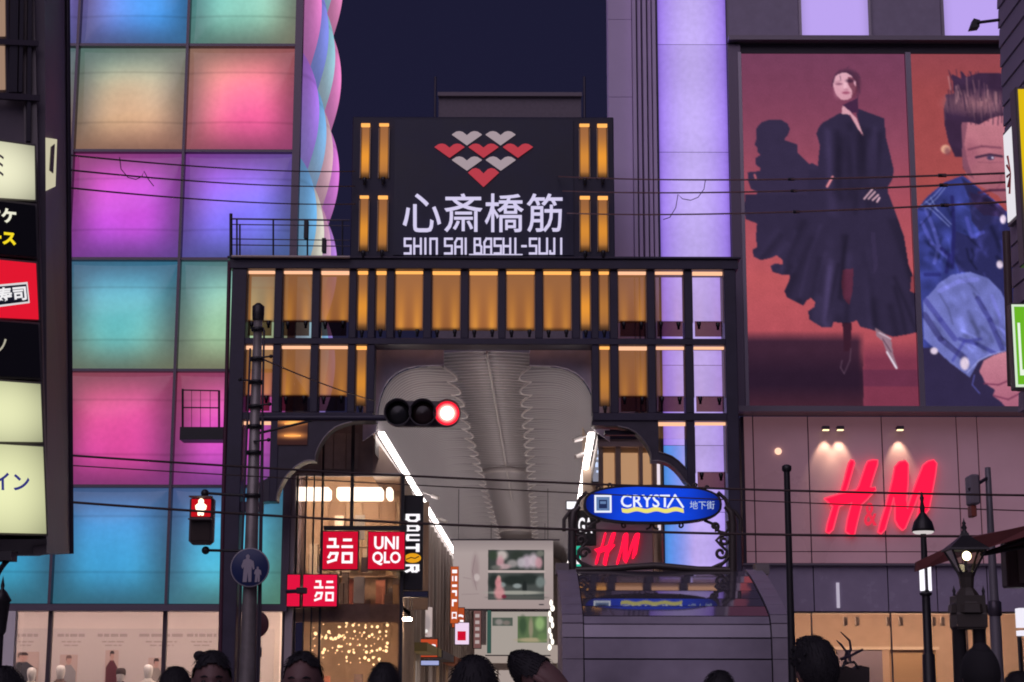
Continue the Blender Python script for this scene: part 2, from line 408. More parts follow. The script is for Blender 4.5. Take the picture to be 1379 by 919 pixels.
boxo('wall', mat('led_wall', (.12, .10, .13), .6), led, colx[0], xr+.08, YW+.2, YF, rowz[-1], rowz[0])
boxo('wall_core', mat('led_wall', (0, 0, 0)), led, colx[0], xr+.08, YB+.02, YB+.12, rowz[-1], rowz[0])
boxo('corner_wall', mat('corner_stone', (.34, .28, .27), .7, var=.1), led, xr+.0, xr+.079, YB+.13, YW+.19, az(460, 560, 45.2), rowz[0])
boxo('corner_post', M_MULL, led, xr-.03, xr+.16, YB-.24, YB+.03, rowz[-1], rowz[0])
for c in range(0, 4): boxo('mullion', M_MULL, led, colx[c]-.035, colx[c]+.035, YB-.24, YB+.02, rowz[-1]+.01, rowz[0])
for r in range(1, 7): boxo('transom', M_MULL, led, colx[0], xr-.04, YB-.20, YB+.01, rowz[r]-.035, rowz[r]+.035)
boxo('fascia', M_MULL, led, colx[0], xr+.14, YB-.30, YB+.4, rowz[-1]-.16, rowz[-1]-.002)
# shop window under the panels
zt = rowz[-1]-.16
boxo('display_wall', mat('display_white', (.72, .62, .58), .8), led, colx[0], xr-.05, YW, YW+.1, .0, zt)
boxo('display_panel', mat('display_print', (.62, .54, .52), .8), led, colx[0]+.1, xr-.5, YW-.06, YW-.01, .0, az(200, 847, YW))
boxo('display_ceiling', M_WHITE, led, colx[0], xr-.05, YB+.12, YW, zt+.95, zt+1.0)
boxo('display_wall', mat('display_white', (0, 0, 0)), led, colx[0], xr-.05, YW, YW+.1, zt+.002, zt+.94)
for i in range(5):
    xx = colx[0]+.4+i*(xr-colx[0]-1)/4.2
    boxo('light_trough', emit('shop_light', (255, 226, 214), 25), led, xx, xx+1.7, YB+.2, YB+.5, zt+.5, zt+.57)
for p in (-90, 66, 221, 382): boxo('shop_mullion', mat('shop_frame', (.10, .08, .09), .4, metal=.5), led, ax(p, 870, YB)-.05, ax(p, 870, YB)+.05, YB-.02, YB+.12, 0, zt)
xa = ax(2, 870, YB-.1); boxo('white_pier', mat('white_pier', (.85, .80, .78), .6), led, xa, ax(24, 870, YB), YB-.35, YB-.1, 0, az(10, 824, YB))
boxo('shop_glass', glass('shop_glass', .93), led, colx[0], xr-.05, YB+.03, YB+.045, 0.02, zt-.02)
M_INK = mat('grey_ink', (.44, .37, .36), .8)
for p0, p1, a, b in ((20,52,'Lifted Colour','Layered tones'), (78,117,'Natural Stretch','Everyday ease'), (132,174,'Classic to Casual','Soft wool and knit'), (188,248,'Cashmere Blend Colour','Light and warm'), (252,292,'Light and Bright','Easy city layers')):
    q = rectq(ax(p0, 860, YW), ax(p1, 860, YW), az(p0, 853, YW), az(p0, 872, YW), YW-.062)
    f_ = quadfn(q); ri = random.Random(p0)                      # illegible print: word-sized bars
    for v0, v1, ua, ub in ((.04, .26, 0, 1), (.56, .66, .15, .85), (.82, .91, .25, .78)):
        u_ = ua
        while u_ < ub-.03:
            w_ = min(ub, u_+ri.uniform(.10, .26)); P_ = f_(np.array([u_, w_]), np.array([v0, v1])); boxo('print_line', M_INK, led, P_[0][0], P_[0][1], YW-.067, YW-.0615, P_[2][1], P_[2][0]); u_ = w_+.045
# printed figures on the display wall
for p, w, t, cl, hc in ((31, 22, 878, (62, 62, 70), (60, 45, 45)), (93, 12, 882, (150, 145, 148), (120, 95, 90)), (151, 9, 876, (90, 40, 50), (45, 32, 36)), (211, 11, 886, (150, 140, 135), (60, 45, 45))):
    q = rectq(ax(p-w, 900, YW), ax(p+w, 900, YW), az(p, t, YW), az(p, t+130, YW), YW-.075)
    pa = Paint([(0, 0), (44, 0), (44, 260), (0, 260)], 22, 90, (196, 172, 165))
    pa.poly([(16, 28), (28, 28), (40, 44), (44, 150), (34, 160), (34, 258), (10, 258), (10, 160), (0, 150), (4, 44)], cl); pa.ell(22, 16, 6.5, 12, (190, 150, 140)); pa.poly([(15, 4), (22, 0), (29, 4), (30, 16), (27, 9), (18, 9), (15, 18)], hc)
    pm = bpy.data.materials.get('printed_picture')
    if pm is None:
        pm = bpy.data.materials.new('printed_picture'); pm.use_nodes = True; a = pm.node_tree.nodes.new('ShaderNodeAttribute'); a.attribute_name = 'Col'
        pm.node_tree.links.new(a.outputs['Color'], pm.node_tree.nodes['Principled BSDF'].inputs['Base Color']); pm.node_tree.nodes['Principled BSDF'].inputs['Roughness'].default_value = .6
    screen('poster_figure', q, pa, pm, led)
# mannequins in the shop window
def mannequin(px, top, hair, coat, label):
    Y = YB+1.3; b = at(px, top, Y); h = b.z
    t = thing('mannequin', (b.x, Y, 0), label, 'mannequin', 'mannequins in the shop window')
    mb = MB(); x = b.x; s = h/1.8
    prof = [(.055,-.27),(.06,-.25),(.075,-.20),(.09,-.12),(.088,-.06),(.065,-.015),(.02,-.001),(.0,0)]
    m1 = MB().lathe((x, Y, h), [(r*s, z_*s) for r, z_ in prof], 16)
    m1.sphere((x, Y-.075*s, h-.17*s), (.014, .02, .03), 8, 5); m1.build('head', mat('mannequin_white', (.8, .76, .72), .35), t)
    m2 = MB(); 
    rows = [(.05, .045, -.24), (.10, .07, -.30), (.21, .10, -.36), (.23, .12, -.46), (.20, .12, -.62), (.17, .11, -.78), (.20, .13, -.95), (.19, .12, -1.02)]
    V = [(x+a*s*math.cos(2*math.pi*k/18), Y+b_*s*math.sin(2*math.pi*k/18), h+c*s) for a, b_, c in rows for k in range(18)]
    m2.add(V, [(i*18+k, i*18+(k+1) % 18, (i+1)*18+(k+1) % 18, (i+1)*18+k) for i in range(len(rows)-1) for k in range(18)], 0, True)
    for sd in (-1, 1): m2.tube([(x+sd*.20*s, Y, h-.39*s), (x+sd*.25*s, Y, h-.68*s), (x+sd*.24*s, Y-.06, h-.95*s)], [.055*s, .045*s, .035*s])
    m2.build('coat', coat, t)
    m3 = MB()
    for sd in (-1, 1): m3.tube([(x+sd*.09*s, Y, h-.98*s), (x+sd*.095*s, Y, h-1.4*s), (x+sd*.10*s, Y, .06)], [.09*s, .07*s, .05*s]); m3.sphere((x+sd*.10*s, Y-.05, .045), (.045, .12, .045))
    m3.build('trousers', mat('mannequin_trousers', (.10, .09, .10), .8), t)
    if hair: MB().lathe((x, Y+.01, h+.012), [(.075*s, -.19*s), (.10*s, -.12*s), (.098*s, -.05*s), (.07*s, -.01*s), (0, 0)], 14).build('wig', mat('wig_brown', (.05, .03, .03), .7), t)
    return t
mannequin(43, 899, 0, mat('coat_cream', (.6, .54, .46), .85), 'white-headed mannequin in a cream top, leftmost in the shop window')
mannequin(82, 896, 0, mat('coat_brown', (.14, .09, .08), .85), 'white-headed mannequin in a dark brown coat in the shop window')
mannequin(163, 900, 1, mat('coat_plum', (.12, .07, .09), .85), 'mannequin with a dark bobbed wig in the shop window')
mannequin(200, 895, 0, mat('coat_ivory', (.7, .65, .6), .85), 'white-headed mannequin in an ivory coat, nearest the signal pole')

# ------------------------------------------------------------------ dark buildings behind the gate against the sky
bk = thing('rooftop_block', at(687, 940, 130), 'faint dark rooftop block rising behind the gate sign', 'building')
Yk = 130.0
boxo('wall', mat('far_wall', (.20, .17, .20), .8, var=.1), bk, ax(590, 200, Yk), ax(783, 200, Yk), Yk, Yk+12, 0, az(687, 127, Yk))
for p in (586, 787): MB().tube([(ax(p, 150, Yk), Yk-.2, az(p, 200, Yk)), (ax(p, 150, Yk), Yk-.2, az(p, 105, Yk))], .09, 6).build('mast', M_FRAME, bk)
boxo('parapet', mat('far_parapet', (.24, .20, .23), .8), bk, ax(589, 200, Yk), ax(784, 200, Yk), Yk-.3, Yk-.02, az(687, 131, Yk), az(687, 126, Yk))
# ------------------------------------------------------------------ the shopping street gate
YG = 43.0; GD = .7
gate = thing('shopping_street_gate', at(655, 940, YG), 'dark shopping street gate with rows of amber light panels and a big name board', 'gate')
def gx(p, y=405): return ax(p, y, YG)
def gz(p): return az(652, p, YG)
cols = [(332,369.5),(380,420),(430.5,470),(480,495.5),(505,520.5),(531,570),(581,620.5),(631,671),(681,721),(731,770.5),(781,796.5),(806,821.5),(832,871.5),(882,921.5),(932.5,975)]
XC = [(gx(a), gx(b)) for a, b in cols]
xl, xrr = gx(312), gx(991)
zA1, zA0, zA00 = gz(363.5), gz(444), gz(456); zB1, zB0 = gz(464.5), gz(556); zC1 = gz(566.5); zT = gz(350.5)
B = lambda n, *a, **k: boxo(n, k.pop('m', M_DARK), gate, *a, bev=.015, **k)
B('beam', xl-.06, xrr+.06, YG-.10, YG+GD+.1, zA1, zT)
B('beam', xl, xrr, YG-.03, YG+GD, zB1, zA00)
B('beam', xl, gx(505), YG-.03, YG+GD, zC1, zB0); B('beam', gx(797.5), xrr, YG-.03, YG+GD, zC1, zB0)
B('cornice', xl-.12, xrr+.12, YG-.16, YG+GD+.16, zT, zT+.06)
B('corner_post', xl, XC[0][0], YG-.06, YG+GD+.06, 0, zA1); B('corner_post', XC[14][1], xrr, YG-.06, YG+GD+.06, 0, zA1)
for i in range(14): B('post', XC[i][1], XC[i+1][0], YG, YG+GD*.8, zA00, zA1)
for i in (0, 1, 2, 11, 12, 13): B('post', XC[i][1], XC[i+1][0], YG, YG+GD*.8, zB0, zB1)
B('post', XC[3][1], gx(506), YG, YG+GD*.8, zB0, zB1); B('post', gx(796.5), XC[11][0], YG, YG+GD*.8, zB0, zB1)
B('post', XC[0][1], XC[1][0], YG, YG+GD*.8, gz(676), zC1); B('post', XC[13][1], XC[14][0], YG, YG+GD*.8, gz(657), zC1)
B('leg', gx(296.5, 800), gx(319, 800), YG-.05, YG+GD, 0, gz(676))
B('spandrel_foot', gx(322, 660), gx(352, 660), YG+.01, YG+GD*.8-.01, gz(690), gz(676)-.004)

M_PANE = emit_attr('amber_pane', 1.0, tr=.10, sample=True)
M_PANEC = emit_attr('amber_pane_clear', 1.0, tr=.86)
M_PANEM = emit_attr('amber_pane_half', 1.0, tr=.26)
M_STRIP = emit('amber_lamp', (255, 176, 92), 1.25)
M_STRIPW = emit('pale_lamp', (255, 190, 150), 1.15)
M_BASEG = glass('base_glass', .55, (.95, .70, .58), .08)
def paneclr(k, seed, top=(162,106,64), cone=(226,150,62), mid=(160,98,52)):  # light cones above the uplights are painted into the pane's glow colour
    top, cone, mid = (np.array(q, float)*k for q in (top, cone, mid))
    r1 = .9+.2*math.sin(seed*3.1); r2 = .9+.2*math.cos(seed*5.3)
    def f(u, v):
        w = np.clip((v-.15)/.85, 0, 1)
        c = r1*np.exp(-((u-.2)/(.13+.10*(1-v)))**2)+r2*np.exp(-((u-.8)/(.13+.10*(1-v)))**2)
        c = np.clip(c*w**1.1, 0, 1)[:, None]
        base = top*(1-w[:, None])+mid*w[:, None]
        C = base*(1-c)+cone*c
        edge = np.clip(np.minimum(u, 1-u)/.05, .72, 1)[:, None]
        end = (1-np.clip((v-.93)/.07, 0, 1)*.7)[:, None]
        return C*edge*end
    return f
def narrowclr(k, seed):
    def f(u, v):
        top = np.array((150,98,62))*k; hot = np.array((226,146,52))*k
        w = np.exp(-((v-.62)/.30)**2)[:, None]*(.75+.25*math.sin(seed*2.7))
        C = top*(1-w)+hot*w
        return C*(1-np.clip((v-.86)/.14, 0, 1)*.65)[:, None]*np.clip(np.minimum(u, 1-u)/.12, .6, 1)[:, None]
    return f
def light_pane(x0, x1, z1, z0, m, cf, base=0.0, par=gate, Y=None, strip=M_STRIP, lamps=True):
    Y = YG+.16 if Y is None else Y
    o = surf('light_panel', quadfn(rectq(x0+.02, x1-.02, z1-.02, z0, Y)), 18, 30, cf, m, par)
    boxo('lamp_strip', strip, o, x0+.02, x1-.02, Y-.10, Y-.02, z1-.095-.012*math.sin(x0*9+z1), z1-.025)
    for xx in (x0, x1-.02): boxo('side_bar', mat('panel_edge', (.35, .25, .18), .4, metal=.6), o, xx+.002, xx+.018, Y-.05, Y-.01, z0, z1-.13)
    if lamps:
        for t in ((.2, .8) if x1-x0 > .4 else (.5,)):
            xx = x0+(x1-x0)*t
            MB().lathe((xx, Y-.09, z0-.175+.03*math.sin(xx*7)), [(.0, 0), (.032, 0), (.032, .06), (.045, .09), (.055, .17), (.04, .18), (0, .175)], 10).build('uplight', M_BLACK, o)
    if base:
        boxo('glass_base', M_BASEG, o, x0+.05, x1-.05, Y-.13, Y-.12, z0-base, z0+.02)
    return o
for i, (a, b) in enumerate(XC):
    wide = b-a > .4; sidec = i in (0, 1, 2, 12, 13, 14)
    k = {0: .84, 1: .90, 2: .88, 12: .84, 13: .44, 14: .40}.get(i, 1.0)
    m = M_PANEC if i in (13, 14) else M_PANEM if i in (0, 12) else M_PANE
    k *= .93+.14*random.random()
    cf = paneclr(k, i) if wide else narrowclr(.92+.14*random.random(), i)
    light_pane(a, b, zA1, gz(433) if sidec else zA0, m, cf, .36 if sidec else 0, strip=M_STRIPW if sidec else M_STRIP)
    if i in (0, 1, 2, 3, 11, 12, 13, 14):
        light_pane(a, b, zB1, gz(534) if sidec else gz(546), m, paneclr(k, i+20) if wide else narrowclr(.95, i+9), .36 if sidec else 0, strip=M_STRIPW if sidec else M_STRIP)
# third row
light_pane(XC[0][0], XC[0][1], zC1, gz(648), M_PANEC, paneclr(.22, 3), 0, strip=M_STRIPW, lamps=False)
light_pane(XC[14][0], XC[14][1], zC1, gz(636), M_PANEC, paneclr(.26, 5), .36, strip=M_STRIPW)
light_pane(XC[13][0], XC[13][1], zC1, gz(590), M_PANEC, paneclr(.40, 6), 0, strip=M_STRIPW, lamps=False)
# foiled spandrels
def G3(pts, Y): return [at(a, b, Y) for a, b in pts]
arcL = [(506,567),(490,567),(474,568),(462,571),(451,575.5),(443,582),(436,590),(431,598),(427,606),(425,613),(424.5,620.5),(417,620),(411,621),(403,625),(397,629),(390,635.5),(383.5,643),(379,651),(375,660),(373,667),(372,674),(349,676.5),(349,650),(368,640),(368,567)]
arcR = [(797,567),(886.5,567),(887,609),(896,611),(905,614.5),(914,621),(923,630),(926,634),(926,567),(933,567),(936,656.5),(930,656),(927,652),(923,648.5),(917,640),(910,632),(902,625.5),(894,622),(886,620.5),(877.5,621),(877,612),(874,604),(869,596),(863,588.5),(856,582),(846,577),(832,574),(797,573)]
for nm, arc in (('spandrel', arcL), ('spandrel', arcR)):
    MB().prism(G3(arc, YG+.02), (0, GD*.8, 0)).build(nm, mat('spandrel_paint', (.05, .042, .062), .4, var=.15), gate)
# thin bright edge moulding on the foils
M_TRIM = mat('foil_trim', (.30, .27, .28), .35, metal=.7)
MB().tube([at(a, b, YG+.0) for a, b in arcL[2:21]], .018, 6).build('edge_trim', M_TRIM, gate)
MB().tube([at(a, b, YG+.0) for a, b in arcR[11:27]], .018, 6).build('edge_trim', M_TRIM, gate)
MB().tube([at(a, b, YG+.0) for a, b in arcR[2:7]], .016, 6).build('edge_trim', M_TRIM, gate)
# stacked amber lamp in the left spandrel
lb = surf('spandrel_lamp', quadfn(rectq(gx(373.5, 590), gx(414, 590), gz(567), gz(600), YG-.012)), 20, 30,
     lambda u, v: (np.outer(np.exp(-((v-.08)/.10)**2)+.85*np.exp(-((v-.62)/.12)**2)+.25*np.exp(-((v-.3)/.3)**2), (235,150,60))*np.exp(-((u-.5)/.45)**2)[:, None]+np.array((58,34,34))), emit_attr('lamp_panel', 1.0), gate)
for yy in (571, 587): boxo('lamp_bar', M_STRIP, lb, gx(383, 590), gx(405, 590), YG-.05, YG-.02, gz(yy+1.6), gz(yy))
# dark bar and louvre in the right foil
B('cross_bar', gx(815, 580), gx(857, 580), YG+.3, YG+.5, gz(583), gz(577))
# name board
sx0, sx1, sz1, sz0 = ax(473.5, 250, YG), ax(827, 250, YG), az(650, 158.5, YG), zT+.065
sb = boxo('name_board', mat('board_blue_black', (.018, .017, .045), .5, var=.25, vscale=1.2), gate, sx0, sx1, YG-.05, YG+.5, sz0, sz1, bev=.02)
boxo('board_face', mat('board_face', (.011, .012, .045), .38, var=.3, vscale=.8), sb, ax(531, 250, YG), ax(772, 250, YG), YG-.085, YG-.052, az(650, 345, YG), az(650, 163, YG))
YS = YG-.085
for a, b in ((484.5,498.5),(509,524),(779.5,795),(803.5,819)):
    for y1, y0 in ((168, 242), (265, 340)):
        light_pane(ax(a, 250, YG), ax(b, 250, YG), az(650, y1, YG), az(650, y0, YG), M_PANE, narrowclr(1.0 if y1 > 200 else 1.05, a+y0), 0, sb, Y=YG-.06)
def S3(x, y): return at(x, y, YS)
heart = [(-1,.22),(-.72,.02),(-.5,-.02),(-.28,.04),(0,.28),(.28,.04),(.5,-.02),(.72,.02),(1,.22),(.5,.61),(0,1)]
M_HR = emit('heart_red', (196, 66, 80), .85); M_HG = emit('heart_grey', (178, 160, 168), .85)
for cx, cy, rowi in ((478,87,0),(697,87,0),(365,168,1),(586,168,1),(810,168,1),(478,252,0),(698,252,0),(586,328,2)):
    sc_ = 4.8375; hw, hh = (97, 88) if rowi < 2 else (100, 118)
    pts = [S3(530+(cx+a*hw)/sc_, 160+(cy+b*hh)/sc_) for a, b in heart]
    MB().prism(pts, (0, -.05, 0)).build('heart', M_HR if rowi else M_HG, sb)
M_KAN = emit('board_letters', (222, 214, 248), .92)
for ch, a, b in (('心', 542.5, 594), ('斎', 598.5, 649.5), ('橋', 653, 705), ('筋', 709.5, 757.5)):
    q = [S3(a, 261.5), S3(b, 261.5), S3(b, 313), S3(a, 313)]
    text('character', ch, q, M_KAN, sb, bold=.004, thick=.04)
LT = {'S': [[(1,0),(0,0),(0,.48),(1,.48),(1,1),(0,1)]], 'H': [[(0,0),(0,1)],[(1,0),(1,1)],[(0,.5),(1,.5)]], 'I': [[(.5,0),(.5,1)]], 'N': [[(0,1),(0,0),(1,0),(1,1)]],
      'A': [[(0,1),(0,.25),(.3,0),(1,0),(1,1)],[(0,.55),(1,.55)]], 'B': [[(0,1),(0,0),(.8,0),(.8,.42),(0,.42)],[(.8,.42),(1,.55),(1,1),(0,1)]], '-': [[(0,.5),(1,.5)]],
      'U': [[(0,0),(0,1),(1,1),(1,0)]], 'J': [[(.6,0),(.6,1),(0,1),(0,.85)]]}
x_ = [('S',73,112),('H',135,178),('I',190,225),('N',240,282),('S',335,380),('A',402,445),('I',452,488),('B',528,572),('A',592,636),('S',658,700),('H',716,760),('I',772,815),('-',838,862),('S',888,930),('U',950,1000),('J',1020,1065),('I',1072,1112)]
for ch, a, b in x_:
    segs = [[(530+(a+(b-a)*p)/4.8375, 160+(784+(880-784)*q_)/4.8375) for p, q_ in s] for s in LT[ch]]
    strokes('letter', segs, 2.6, S3, M_KAN, sb, .03)
boxo('underline_lamp', M_KAN, sb, S3(634,0).x, S3(704,0).x, YS-.03, YS-.005, az(650, 343.8, YS), az(650, 342.6, YS))
# service rail on the left shoulder of the gate
rl = thing('service_railing', (xl, YG, zT), 'thin dark metal railing on the left shoulder of the gate', 'railing')
def R(a, b): return at(a, b, YG+.05)
for p, t in ((311, 288), (319, 295), (323, 302), (368, 296), (414, 296), (461, 297)): MB().tube([R(p, t), R(p, 345)], .022 if p > 312 else .04, 6).build('stanchion', M_BLACK, rl)
for y in (295, 302.5, 322, 330): MB().tube([R(312, y), R(471, y+2)], .022 if y < 300 else .014, 6).build('rail', M_FRAME, rl)
for x in (420, 444): boxo('floodlight', M_BLACK, rl, R(x-2.5,0).x, R(x+2.5,0).x, YG-.05, YG+.2, R(x, 322 if x < 430 else 340).z, R(x, 297 if x < 430 else 322).z)
MB().tube([at(312, 345.5, YG-.25), at(471, 346.5, YG-.25)], .035, 8).build('conduit', mat('conduit', (.45, .38, .33), .4, metal=.3), rl)
# ladder cage hanging left of the gate
cg = thing('maintenance_cage', at(270, 590, YG), 'small black steel maintenance cage beside the gate leg', 'cage')
def Rc(a, b): return at(a, b, YG+.1)
for (p, q_) in (((246,524),(246,576)), ((295,526),(295,576)), ((246,525.5),(295,526.5)), ((246,549),(295,549.5))): MB().tube([Rc(*p), Rc(*q_)], .028 if p[0] == q_[0] else .018, 6).build('bar', M_BLACK, cg)
for p in (258, 270, 283): MB().tube([Rc(p, 526), Rc(p, 576)], .007, 5).build('bar', M_BLACK, cg)
boxo('platform', M_BLACK, cg, Rc(243, 585).x, Rc(302, 585).x, YG, YG+.6, Rc(270, 593).z, Rc(270, 576).z)
# side drain pipe
MB().tube([at(309, 352, YG-.05), at(304, 560, YG-.05), at(300, 700, YG-.05), at(296, 900, YG-.05), at(296, 944, YG-.05)], .05, 8).build('downpipe', mat('downpipe', (.09, .03, .05), .4), gate)
# ------------------------------------------------------------------ covered arcade behind the gate
KA = ax(735, 945, 100)/100.0; LC = -1.45
def A(l, Y, z): return (KA*Y+LC+l, Y, z)
Y0, Y1 = 44.2, 104.0; ZS, ZC, ZK = 7.95, 9.62, 9.92; HW, HS = 1.08, 2.68
arc = thing('arcade_roof', A(0, Y0, 0), 'long grey arcade ceiling with scalloped coves behind the gate', 'arcade roof')
def ribbed(name, rgb, scale, rough=.55, dist=.10):
    m = mat(name, rgb, rough); n = m.node_tree.nodes; L = m.node_tree.links; b = n['Principled BSDF']
    t = n.new('ShaderNodeTexCoord'); w = n.new('ShaderNodeTexWave'); w.bands_direction = 'Y'; w.inputs['Scale'].default_value = scale; w.inputs['Distortion'].default_value = .15
    L.new(t.outputs['Object'], w.inputs['Vector'])
    bp = n.new('ShaderNodeBump'); bp.inputs['Strength'].default_value = .9; bp.inputs['Distance'].default_value = dist; L.new(w.outputs[0], bp.inputs['Height']); L.new(bp.outputs[0], b.inputs['Normal'])
    r = n.new('ShaderNodeMapRange'); r.inputs[3].default_value = .62; r.inputs[4].default_value = 1.08; L.new(w.outputs[0], r.inputs[0])
    v = n.new('ShaderNodeVectorMath'); v.operation = 'SCALE'; v.inputs[0].default_value = rgb; L.new(r.outputs[0], v.inputs['Scale']); L.new(v.outputs[0], b.inputs['Base Color'])
    return m
M_CEIL = ribbed('ceiling_slats', (.68, .64, .69), .7); M_COVE = ribbed('cove_ribs', (.37, .345, .38), .95, dist=.04); M_LIP = mat('cove_lip', (.62, .57, .58), .5)
surf('ceiling', lambda u, v: (KA*(Y0+(Y1-Y0)*v)+LC+(u*2-1)*(HW+.5), Y0+(Y1-Y0)*v, ZK+.10*np.cos((u-.5)*3)), 12, 40, None, M_CEIL, arc)
MB().tube([A(0, Y0, ZK+.06), A(0, 78, ZK+.06)], .035, 6).build('ridge_rail', M_LIP, arc)
NM = 29; LM = (Y1-Y0)/NM
M_TUBE = emit('arcade_light', (255, 242, 236), 7.5)
for k in range(NM):
    ya = Y0+LM*k
    for s in (-1, 1):
        def edge(t): return (1-4*(t-.5)**2)
        def pf(u, v, ya=ya, s=s):
            # u: 0 at the light strip .. 1 at the scalloped edge; v along the street
            ph = u*math.pi/2*(1+.10*(1-(2*v-1)**2)*u)
            bul = .10*(1-(2*v-1)**2)*u
            ph = u*math.pi/2
            l = HS-(HS-HW)*(1-np.clip(np.cos(ph), 0, 1)**.6)-.30*(1-(2*v-1)**2)*u**11
            z = ZS+(ZC-ZS)*np.sin(ph)**.7-.10*(1-(2*v-1)**2)*u**11
            Y = ya+LM*v
            return KA*Y+LC+s*l, Y, z
        o = surf('cove_shell', pf, 28, 10, None, M_COVE, arc)
        pts = []
        for i in range(11):
            v = np.array([i/10.0]); x, y, z = pf(np.array([1.0]), v); pts.append((float(x[0]), float(y[0]), float(z[0])))
        MB().tube(pts, .032, 6).build('scallop_lip', M_LIP, arc)
        if ya < 92:
            sec = [(HS-.03, ZS+.05), (HS-.03, ZS-.05), (HS-.08, ZS-.08), (HS-.15, ZS-.06), (HS-.19, ZS+.0), (HS-.16, ZS+.05)]
            ra, rb2 = [A(s*l, ya+.05, z) for l, z in sec], [A(s*l, ya+LM-.04, z) for l, z in sec]
            MB().add(ra+rb2, [(i, (i+1) % 6, 6+(i+1) % 6, 6+i) for i in range(6)]+[tuple(range(6)), tuple(range(11, 5, -1))]).build('light_tube', M_TUBE, arc)
    # wall strip carrying the lights
for s in (-1, 1):
    V = [A(s*(HS+.05), Y0, ZS+.3), A(s*(HS+.05), Y1, ZS+.3), A(s*(HS+.05), Y1, ZS-.5), A(s*(HS+.05), Y0, ZS-.5)]
    MB().add(V, [(0, 1, 2, 3)]).build('valance', mat('valance', (.16, .14, .14), .6), arc)
# entry fascia either side of the cove
for s in (-1, 1):
    pr = [(HS+.35, ZS-.2), (HS+.35, ZK+.25), (HW-.02, ZK+.25), (HW-.02, ZC+.02)]
    for i in range(1, 9):
        ph = i/8*math.pi/2; u = 1-i/8; p2 = u*math.pi/2; pr.append((HS-(HS-HW)*(1-max(0, math.cos(p2))**.6)+.02, ZS+(ZC-ZS)*math.sin(p2)**.7+.03))
    MB().prism([A(s*l, Y0-.12, z) for l, z in pr], (0, .1, 0)).build('entry_fascia', mat('entry_fascia', (.86, .78, .88), .6, var=.08), arc)
for Yr in (66.5, 90):
    MB().tube([A(-HW+2*HW*i/10, Yr, ZK-.16+.13*math.sin(math.pi*i/10)) for i in range(11)], .10, 8).build('cross_arch', M_LIP, arc)
# security cameras on the strips
for s, p in ((1, (786, 612)), (1, (783, 590)), (-1, (582, 668)), (-1, (593, 700))):
    Y = 47 if s > 0 else 60; c = at(*p, Y)
    t = thing('security_camera', c, {590: 'white dome camera high beside the arcade light strip', 612: 'white bullet camera under the dome camera by the arcade light', 668: 'small white camera on the left arcade light strip, upper one', 700: 'small white camera on the left arcade light strip, lower one'}[p[1]], 'camera')
    MB().tube([c, c+Vector((-.22*s, -.12, -.09))], [.07, .06], 10).build('camera_body', mat('camera_white', (.62, .58, .57), .4), t)
    MB().tube([c, c+Vector((.3*s, .05, .12))], .02, 6).build('bracket', M_WHITE, t)
# shop fronts along the arcade, both sides
shopc = [(.34, .28, .24), (.46, .40, .36), (.28, .24, .24), (.42, .36, .33), (.50, .42, .36), (.36, .30, .29)]
M_SHOPGL = [emit('shopfront_%s' % n, c, 1.0) for n, c in (('warm', (214, 176, 140)), ('white', (206, 190, 182)), ('dim', (120, 100, 92)))]
names = ['arcade shop with a pale stone pier, first on the left past the red signs', 'arcade shop with cream front, second on the left side', 'narrow grey arcade shop, third on the left side', 'arcade shop with a bright lower window, fourth on the left side', 'beige arcade shop, fifth on the left side', 'far arcade shop at the end of the left side',
         'arcade shop just behind the entrance hood, first on the right side', 'grey arcade shop, second on the right side', 'dark arcade shop, third on the right side', 'pale arcade shop, fourth on the right side', 'beige arcade shop, fifth on the right side', 'far arcade shop at the end of the right side']
for s in (-1, 1):
    y = 52.5 if s < 0 else 53.0
    for j in range(6):
        d = 8.2; o = thing('arcade_shop', A(s*HS, y, 0), names[j+(6 if s > 0 else 0)], 'shop', 'shops along the arcade')
        l0, l1 = s*(HS-.12), s*(HS+1.5)
        def pr(nm, m, a, b, ya, yb, z0, z1):
            V = [A(a, ya, z0), A(b, ya, z0), A(b, yb, z0), A(a, yb, z0), A(a, ya, z1), A(b, ya, z1), A(b, yb, z1), A(a, yb, z1)]
            return MB().add(V, [(0,3,2,1),(4,5,6,7),(0,1,5,4),(1,2,6,5),(2,3,7,6),(3,0,4,7)]).build(nm, m, o)
        pr('wall', mat('shop_wall_%d' % j, shopc[j], .7, var=.1), l0, l1, y, y+d-.05, 0, ZS-.5)
        for q in range(4): pr('pier', mat('shop_pier_%d' % (j % 3), (.5-.08*(j % 3), .44-.08*(j % 3), .41-.07*(j % 3)), .6), l0-s*.14, l0+s*.02, y+q*d/4+.05, y+q*d/4+.38, 0, ZS-.55)
        for q in range(3): pr('window', M_SHOPGL[(j+q) % 3], l0-s*.03, l0+s*.01, y+q*d/4+.5, y+(q+1)*d/4, .3, 2.7); pr('upper_window', M_SHOPGL[2] if (j+q) % 2 else mat('dark_pane', (.05, .05, .06), .15), l0-s*.03, l0+s*.01, y+q*d/4+.5, y+(q+1)*d/4, 3.9, 6.6)
        pr('awning', mat('shop_awning_%d' % (j % 4), [(.35, .30, .12), (.10, .10, .14), (.40, .12, .06), (.45, .42, .40)][j % 4], .7), l0-s*.6, l0, y+.3, y+d-.5, 2.9, 3.15)
        y += d
